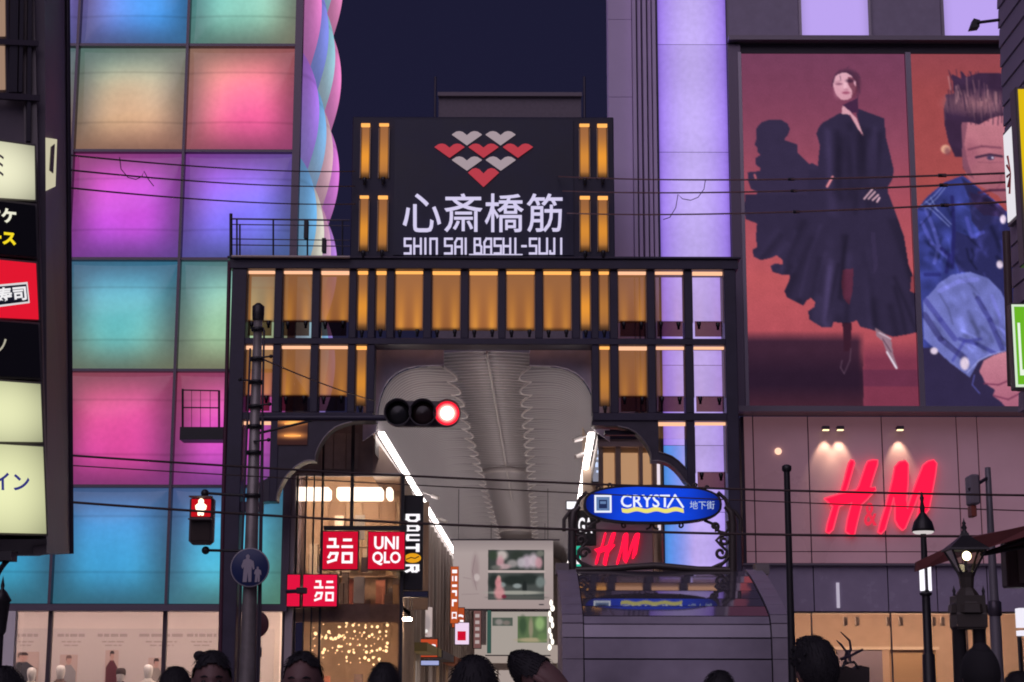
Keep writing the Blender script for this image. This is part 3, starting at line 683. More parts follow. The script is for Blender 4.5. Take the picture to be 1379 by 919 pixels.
# end wall of the visible arcade
ew = thing('arcade_end_front', A(0, Y1, 0), 'pale shop front closing the far end of the arcade', 'shop')
E_ = lambda n, m, l0, l1, z0, z1, dy=0: boxo(n, m, ew, A(l0, Y1, 0)[0], A(l1, Y1, 0)[0], Y1-.2-dy, Y1-.05-dy, z0, z1)
E_('wall', mat('end_wall', (.6, .52, .48), .8, var=.1), -3.2, 3.2, 0, ZK+.6)
for i, (a, b, z0, z1, c) in enumerate(((-2.6,-1.3,.2,3.2,(215,196,184)),(-1.2,.2,.2,3.2,(180,164,158)),(.3,1.6,.2,3.2,(210,190,176)),(1.7,2.6,.2,3.4,(150,135,130)),(-2.6,2.6,3.6,4.6,(176,160,152)))):
    E_('lit_window', emit('end_lit_%d' % i, c, .85), a, b, z0, z1, .03)

# hanging banners
M_BAN = emit_attr('lit_banner', .92, sample=False)
def banner(px0, px1, py0, py1, Y, paint, label):
    x0, x1, z1, z0 = ax(px0, (py0+py1)/2, Y), ax(px1, (py0+py1)/2, Y), az(px0, py0, Y), az(px0, py1, Y)
    t = thing('hanging_banner', ((x0+x1)/2, Y, z0), label, 'banner', 'banners hung across the arcade')
    screen('cloth', rectq(x0, x1, z1, z0, Y-.012), paint, M_BAN, t); boxo('backing', mat('banner_back', (.5, .45, .44), .8), t, x0, x1, Y, Y+.03, z0, z1)
    MB().tube([(x0-.12, Y, z1+.03), (x1+.25, Y, z1+.03)], .035, 6).build('top_bar', M_FRAME, t); MB().tube([(x0-.05, Y, z0-.03), (x1+.05, Y, z0-.03)], .03, 6).build('bottom_bar', M_FRAME, t)
    for x in (x0+.2, x1-.2): MB().tube([(x, Y, z1+.03), (x, Y, ZC+.1)], .012, 4).build('cord', M_BLACK, t)
pa = Paint([(610,728),(745,728),(745,820),(610,820)], 150, 104, (176,160,158)); zz = lambda p: Z(3.844, 530, 680, p)
pa.grad_y([(728,(150,136,136)),(745,(178,162,160)),(820,(168,150,148))])
pa.ell(640, 768, 5, 20, (150,128,130), .6, .4); pa.ell(642, 778, 4, 5, (205,190,188), .8); pa.line([(640,748),(636,770),(642,795)], .8, (120,98,104), .6); pa.line([(622,801),(645,800)], .7, (130,112,114), .6); pa.line([(624,778),(634,780)], .8, (135,115,118), .6)
for q, c in (([(490,235),(780,235),(780,338),(490,338)], (62,66,64)), ([(490,352),(780,352),(780,492),(490,492)], (74,78,76))): pa.poly(zz(q), c)
for cx, cy, rx, ry, c in ((560,262,30,26,(205,190,186)),(552,300,20,34,(200,150,158)),(515,262,22,24,(58,70,56)),(640,265,34,26,(52,58,52)),(690,295,26,34,(196,176,190)),(725,290,24,38,(206,186,196)),(752,300,18,30,(200,150,160)),(660,300,22,26,(188,178,186)),(615,305,28,20,(158,150,150)),(575,320,30,14,(190,160,164)),(530,325,25,12,(110,108,104)),(760,252,20,16,(120,120,112))): 
    (x, y), = zz([(cx, cy)]); pa.ell(x, y, rx/3.844, ry/3.844, c, .9, .35)
for cx, cy, rx, ry, c in ((520,400,28,40,(40,46,44)),(620,392,60,26,(38,44,42)),(700,385,60,28,(42,48,46)),(760,400,24,28,(120,130,128)),(640,420,22,12,(150,158,158)),(560,415,20,14,(140,150,150)),(678,430,12,34,(34,38,38)),(635,455,145,10,(168,166,156)),(640,480,140,9,(88,88,84)),(545,380,10,14,(202,160,150)),(542,405,16,28,(214,140,146)),(548,455,26,36,(212,146,150)),(572,475,12,10,(120,40,60))):
    (x, y), = zz([(cx, cy)]); pa.ell(x, y, rx/3.844, ry/3.844, c, .9, .3)
pa.line(zz([(492,345),(780,345)]), 2.6, (190,174,170)); pa.line(zz([(755,516),(775,516)]), 1.5, (60,55,60))
banner(610, 745, 728, 820, 70, pa, 'big white arcade banner with two kimono photographs, hung nearest')
pa = Paint([(655,824),(740,824),(740,882),(655,882)], 90, 62, (172,162,154)); pa.poly([(663,832),(690,832),(690,843),(663,843)], (84,92,84)); pa.poly([(697,830),(737,830),(737,866),(697,866)], (92,112,78))
for c in ((672,838,5,4,(150,140,136)),(682,839,5,3,(130,118,112)),(704,842,5,12,(60,80,58)),(715,846,3,14,(150,140,118)),(727,840,6,9,(150,180,120)),(716,862,20,3,(176,160,128)),(730,858,6,6,(104,128,84))): pa.ell(*c[:4], c[4], .9, .35)
banner(655, 740, 824, 882, 84, pa, 'smaller arcade banner with green park photographs, hung behind the big one')

# signs down the arcade, each facing the street
def box_sign(name, px0, px1, py0, py1, Y, face, label, cat='sign', depth=.16, group=None, frame=M_BLACK, hang=True):
    yc = (py0+py1)/2; xc = (px0+px1)/2
    x0, x1, z1, z0 = ax(px0, yc, Y), ax(px1, yc, Y), az(xc, py0, Y), az(xc, py1, Y)
    t = thing(name, ((x0+x1)/2, Y, z0), label, cat, group)
    boxo('case', frame, t, x0, x1, Y, Y+depth, z0, z1, bev=.008); e = .025 if x1-x0 > .3 else .008
    boxo('face', face, t, x0+e, x1-e, Y-.012, Y-.002, z0+e, z1-e)
    q = rectq(x0, x1, z1, z0, Y-.013)
    return t, q
def marks(t, q, m, rects):
    f_ = quadfn(q)
    for a, b, c, d in rects:
        x_, y_, z_ = f_(np.array([a, c]), np.array([b, d])); boxo('mark', m, t, x_[0], x_[1], y_[0]-.012, y_[0]-.002, z_[1], z_[0])
M_SW = emit('sign_white', (250, 244, 250), 1.15); M_SR = emit('sign_red', (205, 16, 48), 1.0)
KT = [[[(.07,.08),(.28,.08),(.28,.36)], [(.0,.36),(.40,.36)]], [[(.66,.10),(.92,.10)], [(.60,.36),(.97,.36)]], [[(.12,.62),(.38,.62)], [(.12,.62),(.04,.76)], [(.38,.62),(.32,.86),(.02,.95)]], [[(.62,.62),(.97,.62),(.97,.95),(.62,.95),(.62,.62)]]]
def katakana(q, t, w, rect):
    f = quadfn(q)
    def to3(a, b):
        x, y, z = f(np.array([rect[0]+a*(rect[2]-rect[0])]), np.array([rect[1]+b*(rect[3]-rect[1])])); return Vector((x[0], y[0], z[0]))
    for g in KT: strokes('letter', g, w, to3, M_SW, t, .012)
YU = 44.75
t, q = box_sign('square_sign', 433.5, 483, 715, 768, YU, M_SR, 'square red sign with white katakana hanging in the arcade mouth'); katakana(q, t, .10, (.17, .17, .83, .83))
t, q = box_sign('square_sign', 494.5, 546, 715.5, 768, YU, M_SR, 'square red sign with white Latin letters beside the coffee sign')
text('lettering', 'UNI', q, M_SW, t, (.18, .14, .82, .47), bold=.025, thick=.012); text('lettering', 'QLO', q, M_SW, t, (.14, .53, .88, .88), bold=.025, thick=.012)
t, q = box_sign('square_sign', 407, 455, 773, 818, 44.7, emit('sign_red2', (222, 20, 62), 1.05), 'red katakana sign low by the shop glass'); katakana(q, t, .10, (.36, .18, .88, .82))
t, q = box_sign('square_sign', 385.5, 405, 773, 818, 44.75, emit('sign_red2', (222, 20, 62), 1.05), 'narrow red sign edge at the far left of the shop glass')
hb = thing('sign_hanger', at(474, 712, YU), 'dark hanging bar with post carrying the two square red signs', 'bracket')
boxo('bar', M_BLACK, hb, ax(436, 711, YU), ax(548, 711, YU), YU-.02, YU+.12, az(490, 714.2, YU), az(490, 708.5, YU)); boxo('post', M_BLACK, hb, ax(472, 650, YU), ax(476.5, 650, YU), YU, YU+.1, az(474, 708.3, YU), az(474, 560, YU))
t, q = box_sign('coffee_sign', 538.5, 569.5, 667, 795, YU+.6, mat('sign_black', (.02, .018, .022), .35), 'tall black vertical coffee sign with white letters and an orange bean')
f = quadfn(q)
DL = {'D': [[(0,0),(0,1),(.7,1),(1,.75),(1,.25),(.7,0),(0,0)]], 'O': [[(0,.1),(0,.9),(.2,1),(.8,1),(1,.9),(1,.1),(.8,0),(.2,0),(0,.1)]], 'U': [[(0,0),(0,.9),(.2,1),(.8,1),(1,.9),(1,0)]], 'T': [[(0,0),(1,0)],[(.5,0),(.5,1)]], 'R': [[(0,1),(0,0),(.8,0),(1,.15),(1,.4),(.8,.52),(0,.52)],[(.6,.52),(1,1)]]}
for ch, a, b in (('D', .212, .276), ('O', .329, .375), ('U', .424, .477), ('T', .525, .590), ('R', .742, .805)):
    def to3(p_, w_, a=a, b=b):
        x_, y_, z_ = f(np.array([.78-.46*w_]), np.array([a+(b-a)*p_])); return Vector((x_[0], y_[0], z_[0]))
    strokes('letter', DL[ch], .34, to3, M_SW, t, .02)
x, y, z = f(np.array([.57]), np.array([.666])); bn = MB().sphere((x[0], y[0]-.03, z[0]), (.21, .05, .12), 16, 8).build('coffee_bean', emit('bean_orange', (232, 160, 30), 1.0), t)
MB().tube([(x[0]-.16, y[0]-.075, z[0]-.04), (x[0]-.04, y[0]-.082, z[0]+.012), (x[0]+.06, y[0]-.082, z[0]-.012), (x[0]+.16, y[0]-.075, z[0]+.04)], .014, 5).build('bean_crease', mat('bean_brown', (.14, .06, .01), .6), bn)
t, q = box_sign('plate_sign', 538, 577, 796, 805, YU+.6, mat('plate_blue', (.03, .035, .09), .4), 'small dark blue plate under the coffee sign')
t, q = box_sign('vertical_sign', 606.5, 617.5, 763, 840, 62, emit('sign_orange', (196, 88, 44), .9), 'tall narrow orange sign reading downwards beside the banner')
marks(t, q, M_SW, [(.2, .06, .8, .12), (.2, .17, .35, .26), (.55, .17, .8, .26), (.2, .32, .8, .36), (.2, .42, .8, .46), (.62, .46, .8, .52), (.2, .58, .8, .62), (.2, .62, .4, .70)]); text('lettering', 'ロ', q, M_SW, t, (.2, .80, .8, .92), bold=.03, thick=.01)
t, q = box_sign('vertical_sign', 608, 626, 818, 846, 66, emit('sign_orange_b', (186, 80, 42), .85), 'short orange sign with white loops below the tall orange one'); text('lettering', 'G', q, M_SW, t, (.25, .35, .9, .9), bold=.02, thick=.01)
t, q = box_sign('lit_sign', 612, 632.5, 838, 869, 64, emit('sign_lilac', (240, 214, 240), 1.0), 'white and lilac lit sign with a small red mark'); boxo('mark', M_SR, t, *[quadfn(q)(np.array([a]), np.array([.5]))[0][0] for a in (.2, .75)], 63.96, 63.985, quadfn(q)(np.array([.5]), np.array([.8]))[2][0], quadfn(q)(np.array([.5]), np.array([.4]))[2][0])
t, q = box_sign('orange_sign', 564, 590, 860, 886, 58, emit('sign_orange_c', (200, 78, 44), .9), 'square orange sign with white curls low on the left side of the arcade'); text('lettering', 'CC', q, M_SW, t, (.12, .3, .88, .75), bold=.03, thick=.01)
t, q = box_sign('poster', 553, 582, 818, 858, 60, emit('poster_pink', (188, 160, 156), .85), 'pale upright poster with a pinkish portrait on the left side of the arcade')
pa = Paint([(0, 0), (29, 0), (29, 40), (0, 40)], 40, 56, (196, 176, 172)); pa.ell(11, 13, 7, 9, (206, 150, 140)); pa.ell(9, 9, 8, 6, (120, 62, 62), .8); pa.ell(20, 22, 7, 12, (150, 138, 140), .7); pa.ell(21, 32, 2.4, 2.4, (255, 250, 245)); pa.line([(4, 36), (22, 37)], 1.4, (140, 110, 110)); qq = [(p[0], p[1]-.004, p[2]) for p in q]; screen('picture', qq, pa, M_BAN, t)
t, q = box_sign('blue_sign', 566, 592, 889, 897, 58, emit('sign_blue_w', (170, 176, 224), .9), 'pale blue lit strip sign under the square orange sign')
t, q = box_sign('vertical_sign', 637, 648.5, 822, 874, 76, emit('sign_maroon', (128, 88, 86), .8), 'dim maroon vertical sign left of the green banner'); marks(t, q, emit('sign_grey_t', (186, 168, 166), .9), [(.25, .1+.17*i, .75, .19+.17*i) for i in range(5)])
t, q = box_sign('vertical_sign', 656, 661.5, 822, 880, 75, emit('sign_green', (58, 92, 84), .8), 'thin dark green vertical sign beside the smaller banner')
t, q = box_sign('letter_sign', 765, 803, 687, 735, 49.5, mat('sign_black', (.02, .018, .022), .35), 'black sign with white letters half hidden by the blue oval sign'); text('lettering', 'GA', q, M_SW, t, (.36, .22, .86, .66), bold=.02, thick=.02)
t, q = box_sign('corner_light', 762, 781, 674.5, 687, 49, emit('corner_white', (250, 248, 255), 1.2), 'bright white lit bracket shape left of the blue oval sign')
t, q = box_sign('teal_sign', 772, 787, 726, 766, 51, emit('sign_teal', (40, 188, 156), 1.0), 'teal and white sign peeking through the ironwork'); boxo('mark', M_SW, t, ax(775, 748, 51), ax(783, 748, 51), 50.95, 50.985, az(779, 760, 51), az(779, 753, 51))
t, q = box_sign('hanging_sign', 797, 812, 596, 650, 50.5, emit('sign_paleblue', (150, 150, 168), .75), 'pale vertical sign with bluish letters hanging by the right light strip'); marks(t, q, emit('sign_bluew', (205, 220, 255), 1.05), [(.3, .08, .8, .13), (.5, .2, .85, .3), (.35, .38, .8, .43), (.3, .5, .55, .62), (.4, .7, .8, .76)])
# broken line of white festoon on the right
fl = MB()
for i in range(9):
    c = at(742+2.2*math.sin(i*2.1), 812+i*7.5, 62); fl.sphere(c, (.05+.03*random.random(), .05, .11), 7, 5)
fl = fl.build('festoon_light', emit('festoon', (255, 246, 232), 1.6)); tag(fl, 'string of white festoon lamps beside the banners on the right', 'string light')

# ------------------------------------------------------------------ clothing store glass front left of the arcade
YQ = 45.2
cs = thing('clothing_store', at(462, 940, YQ), 'brightly lit glass-fronted clothing store on the left of the arcade mouth', 'shop')
qx0, qx1 = xr+.10, ax(542, 780, YQ); zq = az(460, 640, YQ); zq2 = az(460, 560, YQ)
boxo('back_wall', mat('store_brown', (.50, .37, .27), .7, var=.25, vscale=1.2), cs, qx0, qx1, YQ+3.5, YQ+3.7, 0, zq+.0)
boxo('back_wall', mat('store_brown', (0, 0, 0)), cs, qx0, ax(501, 600, YQ), YQ+3.5, YQ+3.7, zq+.002, zq+.95)
boxo('side_wall', mat('store_brown2', (.40, .30, .23), .7, var=.2), cs, qx1-.1, qx1, YQ+.1, YQ+6, 0, zq)
boxo('upper_wall', mat('store_stone', (.36, .29, .26), .7, var=.2, vscale=2), cs, qx0, ax(503, 600, YQ), YQ+.02, YQ+.4, zq+.01, zq2)
xk = ax(501, 600, YQ)
boxo('ceiling', M_WHITE, cs, qx0, xk, YQ+.41, YQ+3.5, zq+.9, zq+.95)
boxo('ceiling', mat('store_soffit', (.5, .40, .34), .7), cs, xk+.01, qx1, YQ+.06, YQ+3.5, zq+.0, zq+.04)
MB().prism([at(502, 588, YQ), at(540, 639, YQ), at(502, 639, YQ)], (0, .3, 0)).build('gable', mat('store_peach', (.50, .37, .31), .7), cs)
zf = az(460, 815, YQ); boxo('upper_floor', mat('store_floor', (.30, .24, .2), .6), cs, qx0, qx1, YQ+.12, YQ+3.5, zf-.12, zf)
boxo('floor_fascia', mat('store_fascia', (.50, .36, .28), .6, var=.2), cs, qx0, qx1, YQ+.07, YQ+.118, zf-.42, zf+.03)
M_WBAND = emit('store_white', (255, 244, 232), 3.0)  # emissive boxes form the white band behind the glass
for a, b in ((387, 444), (453, 515), (520, 528)):
    boxo('white_band', M_WBAND, cs, ax(a, 664, YQ+.3), ax(b, 664, YQ+.3), YQ+.3, YQ+.9, az(460, 672, YQ+.3), az(460, 656, YQ+.3), bev=.04)
for i in range(6): boxo('ceiling_lamp', emit('store_lamp', (255, 224, 194), 120), cs, qx0+.3+i*.5, qx0+.55+i*.5, YQ+.15, YQ+.32, zf-.36, zf-.30)
for i in range(5): boxo('ceiling_lamp', emit('store_lamp', (0, 0, 0)), cs, qx0+.2+i*.38, qx0+.5+i*.38, YQ+.6, YQ+.9, zq+.5, zq+.56)
rr = random.Random(4)
for i in range(26):
    x = qx0+.15+rr.random()*(qx1-qx0-.5); w = .15+.35*rr.random(); z = rr.choice((0, zf)); h = .5+1.2*rr.random(); y = YQ+1.2+1.9*rr.random()
    boxo('display_rack', mat('rack_%d' % (i % 6), [(.35, .22, .14), (.12, .09, .08), (.5, .42, .34), (.45, .14, .10), (.22, .2, .22), (.55, .5, .46)][i % 6], .7), cs, x, x+w, y, y+.3, z+.01*i/26+.001, z+h)
for i in range(46):
    x = qx0+.2+rr.random()*(qx1-qx0-.5); z = rr.choice((zf+.1, zf+.9, zf+1.7, .6, 1.5)); w = .10+.22*rr.random(); h = .18+.5*rr.random(); y = YQ+.8+2.2*rr.random()
    boxo('stock_item', mat('stock_%d' % (i % 7), [(.62, .5, .4), (.3, .2, .14), (.7, .62, .55), (.16, .12, .12), (.55, .36, .22), (.5, .2, .14), (.42, .40, .42)][i % 7], .7), cs, x, x+w, y, y+.12, z, z+h)
for zz2 in (zf+.85, zf+1.65): boxo('shelf', mat('shelf_wood', (.5, .36, .26), .6), cs, qx0+.3, qx1-.3, YQ+2.6, YQ+3.0, zz2, zz2+.04)
for i in range(7):
    x = qx0+.2+i*.45; boxo('wall_board', mat('board_%d' % (i % 3), [(.46, .33, .24), (.36, .25, .18), (.52, .40, .30)][i % 3], .6), cs, x, x+.41, YQ+3.42, YQ+3.49, zf+.05, zq-.3)
for p, w in ((398, 1.3), (410, .8), (420.5, .8), (432, 1.5), (541, 2.2)):
    boxo('mullion', M_BLACK, cs, ax(p-w, 780, YQ), ax(p+w, 780, YQ), YQ-.05, YQ+.03, 0, zq2 if p == 432 else zq)
boxo('transom', mat('store_head', (.45, .40, .40), .5), cs, qx0, qx1, YQ-.03, YQ+.02, zq-.03, zq+.05)
boxo('glass', glass('store_glass', .92, (1, .95, .9), .1), cs, qx0, qx1-.04, YQ+.035, YQ+.05, 0, zq-.04)
boxo('pier', mat('store_pier', (.55, .48, .48), .6), cs, ax(386, 780, YQ-.1), ax(396, 780, YQ-.1), YQ-.25, YQ-.06, 0, zq-.05)
for i in range(3): boxo('stone_block', mat('stone_block', (.44, .37, .33), .7, var=.15), cs, ax(433+i*17, 600, YQ), ax(449+i*17, 600, YQ), YQ-.03, YQ+.018, az(460, 632, YQ), az(460, 584, YQ))
cm = thing('dark_camera_arm', at(400, 797, 44.4), 'dark camera housing on an arm in front of the low red sign', 'camera'); c = at(408, 796, 44.4)
MB().box(c.x-.16, c.x+.10, c.y-.08, c.y+.08, c.z-.07, c.z+.08, bev=.02).build('camera_body', mat('camera_brown', (.05, .035, .04), .5), cm); MB().tube([c, at(386, 797, 44.6)], .05, 8).build('arm', M_DARK, cm)
sg = MB()
for band, n in (((833, 846), 30), ((850, 862), 52), ((866, 880), 40), ((884, 896), 22)):
    for i in range(n):
        p = 418+rr.random()**.8*104; c = at(p, band[0]+rr.random()*(band[1]-band[0]), YQ+.5+1.5*rr.random()); sg.sphere(c, .014+.03*rr.random()**2, 7, 5)
tag(sg.build('fairy_lights', emit('fairy', (255, 218, 165), 2.6)), 'cluster of warm fairy lights inside the store window', 'fairy lights')
for (p, y) in ((391, 735), (391, 742), (500, 690), (521, 701), (511, 708)):
    pass
# ------------------------------------------------------------------ fashion store building on the right
YH = 45.0
hm = thing('fashion_store', at(1180, 940, YH), 'purple-lit fashion store building with a huge advertising screen and red letters', 'building')
def hx(p, y): return ax(p, y, YH)
def hz(p, x=1100): return az(x, p, YH)
H = lambda n, m, *a, **k: boxo(n, m, hm, *a, **k)
ztop = hz(-140)
M_PIL = mat('pilaster_stone', (.70, .57, .82), .6, bump=.05, var=.05, vscale=1)
px0 = ax(821, 200, YH); pz = hz(552, 850)
pb = [hz(p, 850) for p in (-140, 22, 127, 345, 470)]+[pz]
for i in range(5): H('pilaster_slab', M_PIL, px0, ax(853, 200, YH), YH+.25, YH+1.0, pb[i+1]+.012, pb[i])
for i, p in enumerate((856, 863, 870, 877, 883)):
    H('fluting', M_PIL, ax(p-2.2, 200, YH), ax(p+2.2, 200, YH), YH+(.18 if i % 2 else .05), YH+1.0, pz, ztop)
H('reveal', mat('reveal_dark', (.14, .11, .17), .5), ax(853.2, 200, YH), ax(886, 200, YH), YH+.32, YH+1.01, pz, ztop)
# tall violet light strip
lx0, lx1 = ax(888, 200, YH), ax(981, 200, YH); zs = [hz(p, 935) for p in (-140, 60, 205, 352, 492, 600, 690, 768)]
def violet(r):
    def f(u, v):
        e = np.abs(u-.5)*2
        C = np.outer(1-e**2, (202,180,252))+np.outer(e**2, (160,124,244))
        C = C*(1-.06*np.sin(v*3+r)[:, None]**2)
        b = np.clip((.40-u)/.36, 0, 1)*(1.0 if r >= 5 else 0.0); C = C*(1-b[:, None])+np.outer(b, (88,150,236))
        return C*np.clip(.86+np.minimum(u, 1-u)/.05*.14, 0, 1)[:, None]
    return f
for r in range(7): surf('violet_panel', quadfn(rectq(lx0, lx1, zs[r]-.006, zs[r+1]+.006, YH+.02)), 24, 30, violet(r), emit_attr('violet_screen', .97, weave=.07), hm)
H('panel_backing', M_DARK, lx0-.04, lx1+.02, YH+.04, YH+.5, zs[-1], ztop)
H('edge_frame', mat('edge_frame', (.16, .13, .18), .35, metal=.6), lx1+.015, ax(1001.5, 300, YH), YH-.14, YH+.5, hz(553), hz(62))
H('edge_rail', mat('edge_rail', (.34, .30, .36), .3, metal=.7), ax(997.5, 300, YH), ax(1002, 300, YH), YH-.20, YH-.142, hz(550), hz(74))
# upper panel row
H('upper_wall', mat('upper_dark', (.33, .28, .39), .5, var=.08), lx1+.03, hx(1480, 50), YH+.1, YH+.6, hz(54), ztop)
for a, b in ((1079.5, 1169.5), (1271.5, 1362), (1462, 1480)):
    x0, x1 = hx(a, 25), hx(b, 25)
    surf('violet_panel', quadfn(rectq(x0, x1, ztop, hz(53), YH+.04)), 14, 30, lambda u, v: np.outer(np.clip(.9+np.minimum(u, 1-u), 0, 1), (196,170,250)), emit_attr('violet_screen2', .92), hm)
    for xx in (x0-.07, x1): H('panel_frame', mat('edge_rail', (0, 0, 0)), xx, xx+.07, YH-.0, YH+.095, hz(53), ztop)
H('ledge', mat('ledge', (.22, .19, .23), .4, metal=.5), lx1+.03, hx(1480, 57), YH-.35, YH+.3, hz(60), hz(54)-.002)
H('screen_hood', mat('hood_dark', (.07, .06, .08), .5), ax(1001.7, 300, YH), hx(1480, 66), YH-.05, YH+.3, hz(73), hz(60)-.002)
# the two advertising pictures
M_AD = emit_attr('ad_screen', 1.0, sample=False, weave=.02)
q1 = [(999.5,73),(1221,73),(1234,549),(1008,549)]
pa = Paint(q1, 230, 480, (150,75,90))
pa.grad_y([(73,(116,62,90)),(130,(124,64,90)),(200,(142,72,94)),(280,(166,78,92)),(380,(187,86,92)),(450,(178,80,90)),(549,(142,64,84))])
z3 = lambda p: Z(3.168, 980, 270, p); z4 = lambda p: Z(4.176, 990, 80, p)
m = (pa.y > 449); w = np.clip((pa.y-449)/14, 0, 1)*np.clip((1163-pa.x)/10, 0, 1); pa.put(m, (62,36,54), w[m])
m = (pa.y > 475) & (pa.x < 1160); w = np.clip((pa.y-475)/30, 0, 1); pa.put(m, (42,26,44), w[m]*.9); m = (pa.y > 520) & (pa.x < 1160); pa.put(m, (72,38,52), np.clip((pa.y-520)/25, 0, 1)[m]*.8)
m = (pa.y > 462) & (pa.x >= 1160); pa.put(m, (124,54,76), (np.clip((pa.y-462)/25, 0, 1)*np.clip((pa.x-1156)/8, 0, 1))[m]); m = (pa.y > 500) & (pa.y < 522) & (pa.x >= 1160); pa.put(m, (98,46,72), .7)
DR = (50,42,68); SH = (54,45,72)
shadow = z4([(112,498),(122,470),(122,405),(150,370),(200,352),(260,353),(300,375),(313,408),(303,438),(278,470),(355,495),(357,545),(420,606),(440,603),(475,622),(520,700),(520,900),(45,900),(55,822),(118,792),(126,765),(90,748),(75,705),(72,655),(140,648),(146,632),(118,610),(116,575),(146,556),(130,540),(126,510)])
pa.poly(shadow, SH)
low = z3([(74,-10),(75,95),(125,115),(120,180),(126,215),(105,226),(110,255),(140,271),(180,263),(208,250),(233,270),(236,290),(203,284),(181,295),(190,320),(225,331),(263,331),(262,352),(240,402),(250,427),(320,463),(335,440),(352,430),(370,446),(368,466),(340,486),(345,520),(395,551),(440,551),(448,530),(500,537),(530,530),(546,522),(560,550),(600,560),(640,572),(700,592),(760,582),(802,572),(800,520),(797,360),(770,290),(752,170),(722,80),(690,-10)])
pa.poly(low, DR)
pa.poly(z3([(800,330),(780,340),(775,400),(800,412)]), (172,78,88))
jac = z4([(462,432),(478,395),(500,370),(590,318),(640,310),(725,448),(690,320),(705,290),(760,312),(848,345),(854,450),(880,560),(897,640),(890,690),(862,738),(870,840),(905,900),(400,900),(420,640),(470,640),(472,580),(482,500)])
pa.poly(jac, DR)
pa.poly(z3([(490,310),(535,305),(530,400),(515,460),(490,430),(482,370)]), (104,44,64), .75)
pa.poly(z3([(610,760-610),(628,150),(640,300),(622,330)]), (66,54,88), .4)
# head, neck, face
pa.ell(*z4([(640,118)])[0], 16, 13.5, (78,46,70), 1, .22); pa.ell(*z4([(688,150)])[0], 6, 14, (84,46,68), .85, .5)
pa.poly(z4([(612,268),(650,250),(700,225),(700,315),(655,312),(608,318)]), (70,40,70)); pa.poly(z4([(612,268),(628,282),(650,300),(690,345),(730,443),(700,410),(655,325),(606,318)]), (214,158,172))
pa.poly(z4([(563,135),(576,100),(622,80),(660,96),(684,135),(686,180),(660,226),(622,240),(596,230),(576,205),(564,172)]), (226,172,188), smooth=True, gy=(214,156,172))
pa.poly(z4([(648,105),(682,120),(694,165),(688,205),(662,230),(668,190),(655,165),(645,140)]), (112,56,76), .85, smooth=True); pa.poly(z4([(676,120),(690,135),(690,160),(680,150)]), (215,160,178))
pa.ell(*z4([(592,146)])[0], 4.4, 1.7, (128,76,100), .85, .5); pa.ell(*z4([(655,128)])[0], 5.2, 2.6, (66,36,60), .9, .5); pa.line(z4([(572,134),(604,128)]), 1.0, (140,90,108), .6)
pa.ell(*z4([(628,160)])[0], 2.2, 6.5, (240,192,206), .7, .6); pa.ell(*z4([(632,178)])[0], 3.2, 1.4, (176,112,134), .7, .6); pa.ell(*z4([(632,197)])[0], 5.2, 2.1, (150,72,100), .85, .4); pa.ell(*z4([(632,214)])[0], 5, 2, (206,146,166), .5, .8); pa.ell(*z4([(585,185)])[0], 4, 8, (206,146,166), .5, .8)
for x_, y_, dx, dy_ in ((575,88,-14,50),(600,66,-20,20),(640,56,10,-12),(690,80,22,30),(705,140,6,60),(700,210,-4,50),(600,98,3,24),(560,120,-8,40)): pa.line(z4([(x_, y_), (x_+dx, y_+dy_)]), 1.1, (72,44,70), .7)
for a, b in (((775,750),(728,805)), ((790,765),(752,805)), ((808,782),(775,812)), ((815,798),(800,822))): pa.line(z4([a, b]), 2.2, (240,190,205))
pa.line(z4([(552,680),(520,735)]), 3.2, (196,120,128)); pa.line(z4([(112,670),(118,690)]), 3, (172,90,104))
pa.poly(z3([(485,535),(525,535),(518,650),(490,655)]), (58,30,46)); pa.line(z3([(482,690),(475,720),(490,745),(515,690),(520,640)]), 1.0, (120,92,112), .7)
pa.poly(z3([(622,552),(665,580),(690,600),(700,670),(718,722),(705,722),(672,660),(655,610),(630,590)]), (150,118,134)); pa.line(z3([(640,575),(690,600)]), 1.4, (210,190,205)); pa.line(z3([(672,655),(712,722)]), 2.2, (235,225,240)); pa.line(z3([(655,600),(690,655)]), 1.2, (90,60,80))
dm = pa.mask(low) | pa.mask(jac)
rf = random.Random(11)
for i in range(34):
    x_ = 1040+rf.random()*170; y_ = 300+rf.random()*120; dx = (x_-1150)*.5+rf.uniform(-12, 12); pa.fold([(x_, y_), (x_+dx*.5, y_+35), (x_+dx, y_+70+40*rf.random())], 3+4*rf.random(), rf.choice((-.16, .16, .10, -.12)), dm)
for i in range(12):
    x_ = 1105+rf.random()*85; pa.fold([(x_, 165+rf.random()*30), (x_+rf.uniform(-12, 12), 260+rf.random()*40)], 4+3*rf.random(), rf.choice((-.14, .12)), dm)
pa.blur(.75); pa.C *= (1+.035*pa.nz)[:, None]; pa.grain(.018)
def wall3(q): return [at(a, b, YH-.06) for a, b in q]
def squareup(q):
    x0 = (ax(q[0][0], q[0][1], YH-.06)+ax(q[3][0], q[3][1], YH-.06))/2; x1 = (ax(q[1][0], q[1][1], YH-.06)+ax(q[2][0], q[2][1], YH-.06))/2
    return rectq(x0, x1, az(1200, q[0][1], YH-.06), az(1200, q[3][1], YH-.06), YH-.06)
adf = squareup(q1)
ad = screen('advert_picture', adf, pa, M_AD, hm)
q2 = [(1229,73),(1380,73),(1394,549),(1242,549)]
pb_ = Paint(q2, 160, 480, (160,72,76)); p = pb_
p.grad_y([(73,(146,69,78)),(130,(156,72,75)),(250,(164,76,77)),(549,(150,70,78))])
z6 = lambda pts: Z(3.83, 1220, 80, pts)
m = p.y > 440; p.put(m, (50,42,74), 1.0)
p.poly(z6([(58,790),(120,720),(205,650),(300,615),(380,680),(480,760),(540,820),(760,900),(760,1500),(60,1500)]), (54,60,128), tex=.3)
